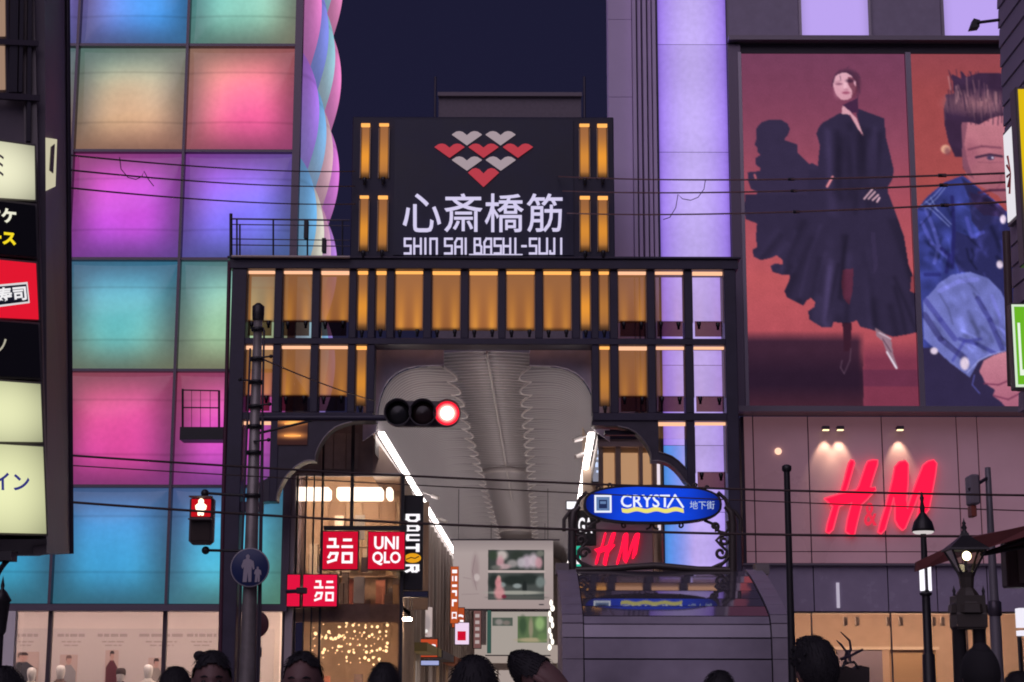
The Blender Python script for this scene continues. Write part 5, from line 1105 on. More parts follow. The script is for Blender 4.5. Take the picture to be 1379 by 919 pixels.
def capsule(xa, xb, r, z, y0, y1, seg=12):
    pts = [(xa+r*math.cos(math.pi/2+math.pi*i/seg), y0, z+r*math.sin(math.pi/2+math.pi*i/seg)) for i in range(seg+1)]+[(xb+r*math.cos(-math.pi/2+math.pi*i/seg), y0, z+r*math.sin(-math.pi/2+math.pi*i/seg)) for i in range(seg+1)]
    return MB().prism([Vector(p) for p in pts], (0, y1-y0, 0))
capsule(xs[0], xs[2], rl_*.92, zc, YP-.06, YP+.08).build('housing', M_SIG, ts)
LC_ = [mat('lens_dark', (.018, .018, .02), .25), mat('lens_dark2', (.03, .015, .015), .25), emit('lens_red', (255, 226, 205), 2.2)]
for i, x in enumerate(xs):
    n_ = 'red_lens' if i == 2 else 'lens'
    if i == 2:
        o = MB().lathe((x, YP-.075, zc), [(0, -.035), (rl_*.30, -.033), (rl_*.52, -.025), (rl_*.52, .01)], 24, axis='Y').build('lens', LC_[2], ts); o['label'] = 'lit red lens'
        MB().lathe((x, YP-.070, zc), [(rl_*.74, -.016), (rl_*.82, -.016), (rl_*.90, -.02), (rl_*.90, .01)], 24, axis='Y').build('lens_glow_rim', emit('lens_glow_rim', (236, 26, 50), 1.3), o); MB().lathe((x, YP-.070, zc), [(rl_*.52, -.026), (rl_*.64, -.022), (rl_*.64, .01)], 24, axis='Y').build('lens_ring', emit('lens_ring', (255, 150, 140), 1.6), o); MB().lathe((x, YP-.070, zc), [(rl_*.64, -.022), (rl_*.745, -.017), (rl_*.745, .01)], 24, axis='Y').build('lens_ring', emit('lens_ring2', (255, 84, 92), 1.5), o)  # graded rings paint the glow of the lens fading from white to red
    else: MB().lathe((x, YP-.075, zc), [(0, -.03), (rl_*.5, -.025), (rl_*.84, -.005), (rl_*.84, .01)], 24, axis='Y').build('lens', LC_[i], ts)
    MB().lathe((x, YP-.06, zc), [(rl_*.88, 0), (rl_*.99, 0), (rl_*1.0, -.17 if i < 2 else -.10), (rl_*.95, -.17 if i < 2 else -.10), (rl_*.88, -.02)], 24, axis='Y').build('hood', M_SIG, ts)
MB().tube([(pp(520, 563).x-.02, YP+.03, za), (xs[0], YP+.03, zc)], .04, 8).build('bracket', M_SIG, ts)
# pedestrian signal
ps = thing('pedestrian_signal', pp(271, 734), 'pedestrian signal with a lit red standing figure left of the pole', 'traffic light')
x0s, x1s, z1s, z0s = pp(256, 702).x, pp(288.5, 702).x, pp(272, 669).z, pp(272, 734).z; xm, zm = (x0s+x1s)/2, (z0s+z1s)/2
boxo('housing', mat('ped_body', (.13, .10, .10), .5), ps, x0s, x1s, YP-.12, YP+.12, z0s, z1s, bev=.05)
boxo('red_panel', emit('ped_red', (196, 18, 30), 1.0), ps, x0s+.035, x1s-.035, YP-.135, YP-.122, zm+.045, z1s-.05, bev=.004)
fg = MB(); yy = YP-.14; zz_ = zm+.06; hh_ = (z1s-.06)-zz_
fg.prism([Vector((xm+a*.115, yy, zz_+b*hh_)) for a, b in ((-.35,0),(-.08,0),(0,.1),(.08,0),(.35,0),(.42,.35),(.62,.38),(.70,.62),(.38,.76),(-.38,.76),(-.70,.62),(-.62,.38),(-.42,.35))], (0, -.008, 0)); fg.sphere((xm, yy-.004, zz_+hh_*.88), (.040, .008, .045), 10, 6)
fg.build('lit_figure', emit('ped_figure', (255, 232, 200), 2.4), ps)
boxo('lower_lens', mat('ped_dark', (.05, .035, .03), .25), ps, x0s+.035, x1s-.035, YP-.13, YP-.121, z0s+.05, zm-.02, bev=.004)
boxo('visor', mat('ped_body', (0, 0, 0)), ps, x0s+.01, x1s-.01, YP-.24, YP-.121, z1s-.03, z1s-.012); boxo('visor', mat('ped_body', (0, 0, 0)), ps, x0s+.01, x1s-.01, YP-.24, YP-.121, zm-.005, zm+.012)
for a, b in (((278, 664), (341, 668)), ((279, 741), (330, 742))): 
    MB().tube([pp(*a)+Vector((0, .05, 0)), Vector((x0, YP+.05, pp(*b).z))], .022, 6).build('bracket', M_BLACK, ps); MB().sphere(pp(*a)+Vector((-.03, .05, 0)), .06, 10, 6).build('joint', M_BLACK, ps)
# round blue sign
rs = thing('round_path_sign', pp(337, 790), 'round blue sign with a white adult and child on the pole', 'sign'); c = pp(336.5, 764.5, YP-.22); R_ = .275
MB().lathe(c, [(0, 0), (R_*.96, 0), (R_, .006), (R_, .02), (0, .02)], 36, axis='Y').build('disc', mat('sign_navy', (.015, .03, .12), .4), rs)
MB().lathe(c, [(R_*.95, -.003), (R_*.995, -.003), (R_*1.01, .01), (R_*.95, .004)], 36, axis='Y').build('rim', mat('sign_rim', (.38, .36, .40), .5), rs)
def sil(pts, s, ox, oz): return [Vector((c.x+ox+a*s, c.y-.004, c.z+oz+b*s)) for a, b in pts]
ad_ = [(-.30,-1),(-.02,-1),(.02,-.3),(.10,-1),(.30,-.98),(.30,.1),(.40,-.15),(.50,-.10),(.42,.42),(.20,.56),(.12,.60),(.15,.80),(.02,.92),(-.12,.80),(-.10,.60),(-.28,.52),(-.42,.10),(-.34,-.10),(-.24,.05)]
M_SF = mat('sign_figure', (.42, .38, .44), .6)
MB().prism(sil(ad_, .205, -.035, .0), (0, -.004, 0)).build('adult_figure', M_SF, rs); MB().prism(sil(ad_, .115, .11, -.09), (0, -.004, 0)).build('child_figure', M_SF, rs)
boxo('back_bracket', M_GREYM, rs, c.x-.05, c.x+.05, c.y+.021, YP-.06, c.z-.03, c.z+.03)
rb = thing('dark_round_sign', pp(348, 860, 27.5), 'dark red back of a round sign half hidden behind the pole', 'sign'); c2 = pp(344, 841, 27.0)
MB().lathe(c2, [(0, 0), (.19, 0), (.20, .01), (.19, .02), (0, .02)], 28, axis='Y').build('disc', mat('sign_maroon_paint', (.14, .05, .06), .5), rb); boxo('plate', M_FRAME, rb, pp(347, 880, 27).x, pp(352.5, 880, 27).x, 27.0, 27.02, pp(350, 885, 27).z, pp(350, 872, 27).z); MB().tube([(c2.x, 27.06, 0), (c2.x, 27.06, c2.z+.15)], .03, 8).build('post', M_GREYM, rb)

# ------------------------------------------------------------------ underground mall entrance hood with oval sign
hx0, hx1 = ax(757, 915, 28), ax(1066, 915, 28)
hd = thing('entrance_hood', ((hx0+hx1)/2, 28, 0), 'dark curved entrance hood of panels and glass below the blue oval sign', 'subway entrance')
prof = [(28.0, 0), (28.0, 1.2), (28.0, 1.75), (28.01, 2.13), (28.03, 2.45), (28.09, 2.66), (28.20, 2.79), (28.62, 2.96), (29.0, 3.10), (29.45, 3.25), (29.95, 3.41), (30.45, 3.55), (31.0, 3.67)]
M_HP = mat('hood_panel', (.33, .29, .37), .33, metal=.15, var=.28, vscale=.9, bump=.08, bscale=6); M_HG = mat('hood_glass', (.09, .08, .10), .05, coat=.5); M_HT = mat('hood_trim', (.30, .26, .32), .45, metal=.1, var=.1)
ix0, ix1 = ax(786, 915, 28), ax(1041, 915, 28)
def strip(nm, xa, xb, a, b, m, lift=0.0, gap=.012):
    d = Vector((0, b[0]-a[0], b[1]-a[1])); L_ = d.length; d /= L_; n = Vector((0, -d.z, d.y)); A_, B_ = Vector((0, *a))+d*gap+n*lift, Vector((0, *b))-d*gap+n*lift
    V = [(xa, A_.y, A_.z), (xb, A_.y, A_.z), (xb, B_.y, B_.z), (xa, B_.y, B_.z)]; return MB().prism([Vector(p) for p in V], n*-.04).build(nm, m, hd)
for i in range(len(prof)-1): strip('panel' if i < 6 else 'glass_pane', ix0+.015, ix1-.015, prof[i], prof[i+1], M_HP if i < 6 else M_HG)
for i in range(len(prof)-1): strip('backing', hx0+.02, hx1-.02, prof[i], prof[i+1], M_BLACK, -.05, 0)
for xa, xb in ((hx0, ix0), (ix1, hx1)):
    for i in range(len(prof)-1): strip('edge_panel', xa+.004, xb-.004, prof[i], prof[i+1], M_HT, .03, .004)
for xa in (hx0+.01, hx1-.06): MB().prism([Vector((xa, y, z-.02)) for y, z in prof]+[Vector((xa, 31.0, 0))], (.05, 0, 0)).build('side_wall', M_HT, hd)
for s_, p in ((0, 757), (1, 1026)): boxo('end_cap', mat('hood_cap', (.22, .19, .19), .5), hd, ax(p-9, 765, 31), ax(p+9, 765, 31), 30.9, 31.3, prof[-1][1]-.05, prof[-1][1]+.13)
YO = 31.1
def oo(a, b): return at(a, b, YO)
os_ = thing('oval_sign', oo(880, 768), 'blue oval lit sign in a black scrolled iron frame above the entrance hood', 'sign')
oc = oo(878.5, 680); orx, orz = (oo(972, 680).x-oo(786, 680).x)/2, (oo(878, 655).z-oo(878, 705).z)/2
def oval(rx, rz, y0, d, n=40): 
    pts = []
    for i in range(n):
        a = 2*math.pi*i/n; e = .74; pts.append(Vector((oc.x+rx*math.copysign(abs(math.cos(a))**e, math.cos(a)), y0, oc.z+rz*math.copysign(abs(math.sin(a))**e, math.sin(a)))))
    return MB().prism(pts, (0, d, 0)), pts
oval(orx*1.0, orz*1.05, YO-.10, .22)[0].build('case', M_BLACK, os_)
def of(u, v):
    r = np.sqrt(u); return None
n_ = 40; ring = oval(orx*.965, orz*.93, YO-.108, .01)[1]
V = [(oc.x, YO-.108, oc.z)]+[tuple(oc+(p-oc)*k) for k in (.35, .7, 1.0) for p in ring]; V = [(a, YO-.108, c_) for a, b, c_ in V]
Fs = [(0, 1+k, 1+(k+1) % n_) for k in range(n_)]+[(1+j*n_+k, 1+(j+1)*n_+k, 1+(j+1)*n_+(k+1) % n_, 1+j*n_+(k+1) % n_) for j in range(2) for k in range(n_)]
me = bpy.data.meshes.new('face'); me.from_pydata(V, [], Fs); ca = me.color_attributes.new('Col', 'FLOAT_COLOR', 'POINT')
for i, p in enumerate(V):
    dx = abs((p[0]-oc.x)/orx); t_ = min(1, max(0, (dx-.45)/.55)); c0 = lin((20, 70, 226))*(1-t_)+lin((14, 24, 96))*t_; ca.data[i].color = (*c0, 1)
link('face', me, emit_attr('oval_blue', 1.0), os_)
Q = lambda a, b, c_, d: [at(a, b, YO-.11), at(c_, b, YO-.11), at(c_, d, YO-.11), at(a, d, YO-.11)]
M_OW = emit('oval_white', (236, 240, 255), 1.05)
text('lettering', 'CRYST', Q(836, 666.5, 902, 683.5), M_OW, os_, bold=.012, thick=.012)
strokes('lettering', [[(899.5, 683), (909, 667.5)], [(909, 667.5), (919.5, 683)]], 2.6, lambda a, b: at(a, b, YO-.11), M_OW, os_, .012)
text('lettering', '地下街', Q(929, 675, 962, 686), emit('oval_pale', (190, 205, 235), .9), os_, thick=.01)
MB().prism([at(837+i*2.6, 686+1.3*math.sin(i*.62)-1.6, YO-.112) for i in range(33)]+[at(921-i*2.6, 691+1.3*math.sin((32-i)*.62)-1.0, YO-.112) for i in range(33)], (0, -.01, 0)).build('wave', emit('oval_yellow', (238, 226, 120), 1.0), os_)
ic = boxo('icon', M_OW, os_, *[at(p, 680, YO-.11).x for p in (800.5, 823.5)], YO-.125, YO-.112, *[at(810, p, YO).z for p in (691.5, 668)])
boxo('icon_field', emit('icon_blue', (110, 140, 190), .8), ic, *[at(p, 680, YO-.11).x for p in (803, 821)], YO-.130, YO-.1255, *[at(810, p, YO).z for p in (689, 670.5)])
boxo('icon_car', emit('icon_navy', (40, 52, 96), .8), ic, *[at(p, 680, YO-.11).x for p in (806.5, 817.5)], YO-.134, YO-.1305, *[at(810, p, YO).z for p in (686, 674.5)]); boxo('icon_window', emit('icon_blue', (0, 0, 0)), ic, *[at(p, 680, YO-.11).x for p in (808, 816)], YO-.137, YO-.1345, *[at(810, p, YO).z for p in (680, 676.5)])
M_IR = mat('scroll_iron', (.085, .07, .065), .45, metal=.4)
def sc_(pts, r=.028): MB().tube([oo(a, b) for a, b in pts], r, 6).build('scrollwork', M_IR, os_)
def spiral(cx, cy, r0, a0, turns, sgn=1, n=18): return [(cx+r0*(1-.75*i/n)*math.cos(a0+sgn*turns*2*math.pi*i/n), cy+r0*(1-.75*i/n)*math.sin(a0+sgn*turns*2*math.pi*i/n)) for i in range(n+1)]
for s_ in (-1, 1):
    X = lambda d: 878.5+s_*d
    MB().tube([oo(X(108), 770), oo(X(108), 705), oo(X(106), 690), oo(X(98), 682)], [.075, .07, .065, .04], 8).build('upright', M_IR, os_)
    sc_([(X(88), 663), (X(98), 672), (X(104), 686), (X(112), 690), (X(119), 700), (X(119), 716)], .035); sc_([(X(70), 701), (X(82), 706), (X(90), 716), (X(98), 718), (X(103), 712), (X(101), 702)]); sc_([(X(103), 720), (X(92), 722), (X(86), 728), (X(92), 734), (X(100), 742), (X(100), 755), (X(90), 764)]); sc_(spiral(X(92), 745, 8, 0, 1.1, s_)); sc_(spiral(X(84), 709, 6, math.pi/2, 1.1, -s_)); sc_(spiral(X(96), 728, 6, 0, 1.0, s_)); sc_([(X(108), 744), (X(96), 758), (X(78), 766)], .032)
    sc_(spiral(X(58), 654, 4, math.pi/2, 1.0, s_), .018); sc_(spiral(X(38), 708, 4, -math.pi/2, 1.0, s_), .018); sc_(spiral(X(74), 657, 4, math.pi/2, .9, s_), .018)
sc_([(878, 703), (875, 711), (870, 713)], .02); sc_([(878, 703), (881, 711), (887, 713)], .02)
MB().tube([oo(768, 768), oo(820, 767), oo(850, 764), oo(880, 762), oo(905, 764), oo(940, 767.5), oo(990, 768)], .06, 8).build('bottom_rail', M_IR, os_)

# ------------------------------------------------------------------ lamps and poles on the right
pl = thing('black_pole', (ax(1065, 900, 24), 24, 0), 'plain slim black pole in front of the letter wall', 'pole'); xx = ax(1063.5, 780, 24); zp = az(1063, 627, 24)
MB().lathe((xx, 24, 0), [(.08, 0), (.075, .8), (.06, 1.0), (.045, 3), (.042, zp-.08)], 12).build('shaft', M_BLACK, pl); MB().lathe((xx, 24, zp-.08), [(.055, 0), (.065, .02), (.065, .07), (.03, .09), (0, .09)], 12).build('finial', M_BLACK, pl)
lp = thing('bell_street_lamp', (ax(1247, 900, 24), 24, 0), 'black street lamp with a bell hood and white tube lights on its pole', 'street lamp'); xx = ax(1246, 780, 24); z = lambda p: az(1246, p, 24)
MB().lathe((xx, 24, 0), [(.09, 0), (.085, z(882)), (.06, z(880)), (.055, z(800)), (.05, z(795))], 14).build('shaft', M_BLACK, lp)
MB().lathe((xx, 24, 0), [(.05, z(760)), (.045, z(757)), (.038, z(720)), (.03, z(690)), (.035, z(684)), (.02, z(676)), (.03, z(671)), (.018, z(667)), (0, z(661))], 12).build('neck', M_BLACK, lp)
MB().lathe((xx, 24, 0), [(.03, z(690)), (.07, z(696)), (.12, z(703)), (.145, z(712)), (.15, z(716)), (.14, z(716))], 20).build('bell_hood', M_BLACK, lp)
MB().lathe((xx, 24, 0), [(.135, z(715.5)), (.138, z(717)), (.11, z(719)), (.05, z(719.5))], 20).build('diffuser', emit('bell_glow', (214, 205, 205), .95), lp)
for dx in (-.045, .055): MB().tube([(xx+dx, 24-.02, z(796)), (xx+dx, 24-.02, z(757))], .033 if dx < 0 else .022, 10).build('tube_light', emit('tube_white', (250, 246, 255), 1.3), lp)
MB().tube([(xx+.012, 24-.03, z(798)), (xx+.012, 24-.03, z(755))], .014, 8).build('tube_rod', M_BLACK, lp); MB().lathe((xx, 24, z(799)), [(.03, -.04), (.075, -.03), (.085, 0), (.03, .02)], 14).build('tube_base', M_BLACK, lp)
# ornate lantern
YN = 14.0; la = thing('ornate_lantern', (ax(1303, 900, YN), YN, 0), 'ornate black four-sided lantern with a lit bulb on a pinnacled post', 'street lamp'); xx = ax(1302, 790, YN); z = lambda p: az(1302, p, YN); mpx = YN/F
def sq(rows, nm, m, par, seg=4, rot=math.pi/4):
    V = [(xx+r*mpx*1.28*math.cos(rot+2*math.pi*k/seg), YN+r*mpx*1.28*math.sin(rot+2*math.pi*k/seg), z(h)) for r, h in rows for k in range(seg)]
    return MB().add(V, [(i*seg+k, i*seg+(k+1) % seg, (i+1)*seg+(k+1) % seg, (i+1)*seg+k) for i in range(len(rows)-1) for k in range(seg)]).build(nm, m, par)
sq([(29, 742), (28, 739), (16, 730), (6, 722), (5, 718)], 'roof', M_BLACK, la); MB().lathe((xx, YN, 0), [(5*mpx, z(722)), (4*mpx, z(716)), (2.5*mpx, z(714)), (4*mpx, z(711)), (2*mpx, z(707)), (3*mpx, z(705)), (1.2*mpx, z(702)), (0, z(697))], 10).build('finial', M_BLACK, la)
sq([(24.5, 742), (9, 772)], 'lantern_glass', glass('lantern_glass', .8, (1, .95, .8), .1), la)
for k in range(4):
    a = math.pi/4+math.pi/2*k; f_ = lambda r, h: (xx+r*mpx*1.28*math.cos(a), YN+r*mpx*1.28*math.sin(a), z(h)); MB().tube([f_(25, 741), f_(9, 773)], .009, 5).build('glazing_bar', M_BLACK, la)
MB().sphere((xx+.01, YN, z(749)), (.034, .034, .036), 12, 8).build('bulb', emit('bulb_warm', (255, 244, 205), 7.0), la); MB().tube([(xx, YN, z(772)), (xx, YN, z(755))], .012, 8).build('bulb_holder', M_BLACK, la)
sq([(10, 771), (8, 778), (7, 792), (10, 797), (14, 806), (17, 813), (20, 815), (21, 826)], 'stem', mat('lantern_bronze', (.055, .045, .038), .5), la, 8, math.pi/8)
sq([(21, 803), (21.5, 826), (22.5, 828), (22.5, 845), (20, 847), (20, 848)], 'capital', mat('lantern_bronze', (0, 0, 0)), la)
for dx in (-20, 19): MB().lathe((xx+dx*mpx, YN-.06, 0), [(.012, z(803)), (.009, z(800)), (.014, z(797)), (.006, z(793)), (0, z(789))], 8).build('pinnacle', M_BLACK, la)
for dx in (-13.5, 13.5): MB().lathe((xx+dx*mpx, YN, 0), [(.085, 0), (.07, .4), (.052, z(850)), (.06, z(847))], 10).build('post_shaft', M_BLACK, la)
# grey signal pole seen from behind
gp = thing('grey_signal_pole', (ax(1340, 900, 22), 22, 0), 'grey pole with a traffic signal seen edge-on at the right', 'pole'); xx = ax(1335.5, 740, 22); z = lambda p: az(1335, p, 22)
MB().lathe((xx, 22, 0), [(.075, 0), (.07, z(840)), (.055, z(800)), (.042, z(700)), (.036, z(630)), (0, z(629))], 12).build('shaft', mat('grey_pole', (.26, .24, .27), .5, metal=.3), gp)
MB().tube([(xx, 22, z(643)), (ax(1300, 661, 22), 21.8, z(662))], .022, 8).build('arm', M_FRAME, gp); MB().lathe((xx, 22, z(820)), [(.05, -.1), (.085, -.08), (.085, .08), (.05, .1)], 10).build('box_band', M_FRAME, gp)
boxo('signal_head', mat('signal_grey', (.26, .22, .25), .5), gp, ax(1301, 660, 22), ax(1313, 660, 22), 21.75, 22.05, z(682), z(642), bev=.02); boxo('orange_end', mat('signal_orange', (.35, .09, .06), .5), gp, ax(1303, 690, 22), ax(1310, 690, 22), 21.8, 22.0, z(698), z(683), bev=.01)
# dark red awning
ra = thing('red_awning', at(1320, 760, 16), 'dark red fabric awning reaching in from the right edge', 'awning')
A0, A1, A2, A3 = at(1233, 755, 15.6), at(1385, 706, 14.5), at(1440, 712, 17), at(1300, 735, 17.4)
MB().prism([at(1234, 757, 15.2), at(1300, 726, 15.0), at(1400, 704, 14.8), at(1400, 717, 14.8), at(1330, 738, 15.0), at(1240, 768, 15.2), at(1233, 770, 15.2)], (0, .05, 0)).build('valance', mat('awning_red', (.17, .045, .045), .75, var=.15), ra)
MB().add([at(1234, 757, 15.2), at(1300, 726, 15.0), at(1400, 704, 14.8), at(1420, 702, 17.2), at(1310, 722, 17.4), at(1260, 745, 17.6)], [(0, 1, 4, 5), (1, 2, 3, 4)]).build('canopy', mat('awning_red2', (.20, .055, .055), .75, var=.15), ra)
for a, b in (((1322, 747), (1395, 722)), ((1322, 747), (1392, 734))): MB().tube([at(*a, 15.1), at(*b, 15.6)], .018, 6).build('strut', M_BLACK, ra)
bb = thing('brown_box_sign', at(1375, 790, 17), 'brown boxed sign at the right edge under the awning', 'sign'); boxo('case', mat('brown_case', (.085, .05, .05), .5), bb, ax(1355, 752, 17), ax(1420, 752, 17), 17, 17.2, az(1370, 791, 17), az(1370, 722, 17), bev=.015); boxo('inset', mat('brown_inset', (.16, .12, .11), .5), bb, ax(1370, 752, 17), ax(1400, 752, 17), 16.97, 16.995, az(1370, 785, 17), az(1370, 738, 17))
wb = thing('white_lit_box', at(1378, 856, 18), 'white lit box sign low at the right edge', 'sign'); boxo('upper_face', emit('white_lit', (232, 228, 240), 1.1), wb, ax(1373, 830, 18), ax(1410, 830, 18), 18, 18.15, az(1376, 845, 18), az(1376, 819, 18)); boxo('lower_face', emit('white_lit', (0, 0, 0)), wb, ax(1373, 830, 18), ax(1410, 830, 18), 18, 18.15, az(1376, 856, 18), az(1376, 849, 18)); boxo('post', M_BLACK, wb, ax(1376, 890, 18), ax(1380, 890, 18), 18.05, 18.12, 0, az(1376, 856.5, 18))

# ------------------------------------------------------------------ overhead cables
def cable(ends, sag, r, label, clips=(), m=None):
    (p0, Ya), (p1, Yb) = ends; a, b = at(*p0, Ya), at(*p1, Yb)
    f_ = lambda t_: a.lerp(b, t_)+Vector((0, 0, -sag*4*t_*(1-t_)))
    t = thing('overhead_cable', f_(.5), label, 'cable', 'cables strung across the street')
    MB().tube([f_(i/40) for i in range(41)], r, 6).build('wire', m or M_CABLE, t)
    for c_ in clips: p = f_(c_); MB().tube([p+Vector((-.055, 0, 0)), p+Vector((.055, 0, 0))], r*1.7, 8).build('spacer', M_BLACK, t)
YCb = 21.0
for k_, (yl, yg, yr0, yr1, nm) in enumerate(((192, 231, 238, 230, 'topmost'), (212, 251, 257.5, 241, 'middle'), (236, 275, 287.5, 267, 'lowest'))):
    cable((((-60, yl), YCb), ((478, yg), 42.85)), .12, .014, nm+' of three cables from the left up to the gate sign', ())
    cable((((752+6*k_, yr0), 42.80), ((1440, yr1), YCb)), .10, .016, nm+' of three brown lit cables from the gate sign to the right', (.63, .86), mat('cable_lit_tone', (.20, .10, .10), .6))  # paler brown copy of the cable colour stands in for light on them
cable((((-60, 602), YCb), ((1440, 668), YCb)), .11, .014, 'upper of the cables crossing below the signal')
cable((((-60, 664), YCb), ((1440, 722), YCb)), .15, .016, 'thick lower cable crossing behind the pedestrian signal')
cable((((-60, 617), YCb+1), ((1440, 690), YCb+1)), .06, .008, 'thinnest cable between the two lower ones')
cable((((345, 480), 26), ((505, 540), 42.5)), .05, .012, 'short stay wire from the pole to the gate')
for p in ((162, 206), (193, 226), (1000, 606)): pass
lw = thing('loose_wire', at(210, 230, YCb), 'loose looping wire hanging between the high cables on the left', 'wire')
MB().tube([at(*q_, YCb+4) for q_ in ((161, 212), (163, 228), (172, 239), (183, 242), (191, 238), (194, 231), (200, 242), (207, 251))], .007, 5).build('loop', M_CABLE, lw)
lw = thing('loose_wire', at(930, 260, YCb), 'loose looping wire hanging between the high cables by the violet strip', 'wire')
MB().tube([at(*q_, YCb+8) for q_ in ((950, 242), (948, 255), (940, 266), (930, 270), (919, 268), (913, 262), (910, 280), (902, 293), (893, 296))], .007, 5).build('loop', M_CABLE, lw)
# ------------------------------------------------------------------ people on the near pavement
SKIN = mat('skin', (.17, .09, .085), .6)
HAIR = mat('hair', (.012, .010, .014), .75, bump=.25, bscale=160)
def skin_mesh(nodes, edges, rad, sub=1):
    me = bpy.data.meshes.new('figure'); me.from_pydata(nodes, edges, []); o = bpy.data.objects.new('figure', me); COL.objects.link(o)
    md = o.modifiers.new('s', 'SKIN'); sv = me.skin_vertices[0].data if me.skin_vertices else None
    if sv is None:
        bm = bmesh.new(); bm.from_mesh(me); bm.verts.layers.skin.verify(); bm.to_mesh(me); bm.free(); sv = me.skin_vertices[0].data
    for i, r in enumerate(rad): sv[i].radius = r if isinstance(r, tuple) else (r, r)
    sv[0].use_root = True
    o.modifiers.new('u', 'SUBSURF').levels = sub; o.modifiers['u'].render_levels = sub
    dg = bpy.context.evaluated_depsgraph_get(); dg.update(); r = bpy.data.meshes.new_from_object(o.evaluated_get(dg)); bpy.data.objects.remove(o); bpy.data.meshes.remove(me)
    v = [tuple(q.co) for q in r.vertices]; f = [tuple(p.vertices) for p in r.polygons]; bpy.data.meshes.remove(r); return v, f
def head_pts(seg=28, rings=22):
    """head with brow, eye sockets, nose, mouth and jaw; faces -Y, centre of the skull at the origin, top at z=.115"""
    V = []
    for i in range(rings+1):
        a = math.pi*i/rings; zz_ = math.cos(a)
        for k in range(seg):
            t = 2*math.pi*k/seg; x = math.sin(a)*math.sin(t); y = -math.sin(a)*math.cos(t)
            w = .076*(1-.28*max(0, -zz_-.1)**1.3); d = .096*(1-.12*max(0, -zz_))
            p = [x*w, y*d, zz_*(.115 if zz_ > 0 else .118)]
            if y < 0:
                X, Zz = p[0], p[2]
                g = lambda cx, cz, sx_, sz: math.exp(-((X-cx)/sx_)**2-((Zz-cz)/sz)**2)
                p[1] -= .024*g(0, -.030, .012, .022)*(1 if Zz > -.055 else .5)+.006*g(0, .018, .03, .010)+.008*g(0, -.070, .022, .010)+.010*g(0, -.105, .022, .014)
                p[1] += .012*(g(.030, .0, .016, .011)+g(-.030, .0, .016, .011))+.006*g(0, -.082, .02, .004)
            else: p[1] -= .02*max(0, -zz_-.3)
            V.append(tuple(p))
    Fs = [(i*seg+k, (i+1)*seg+k, (i+1)*seg+(k+1) % seg, i*seg+(k+1) % seg) for i in range(rings) for k in range(seg)]
    return V, Fs
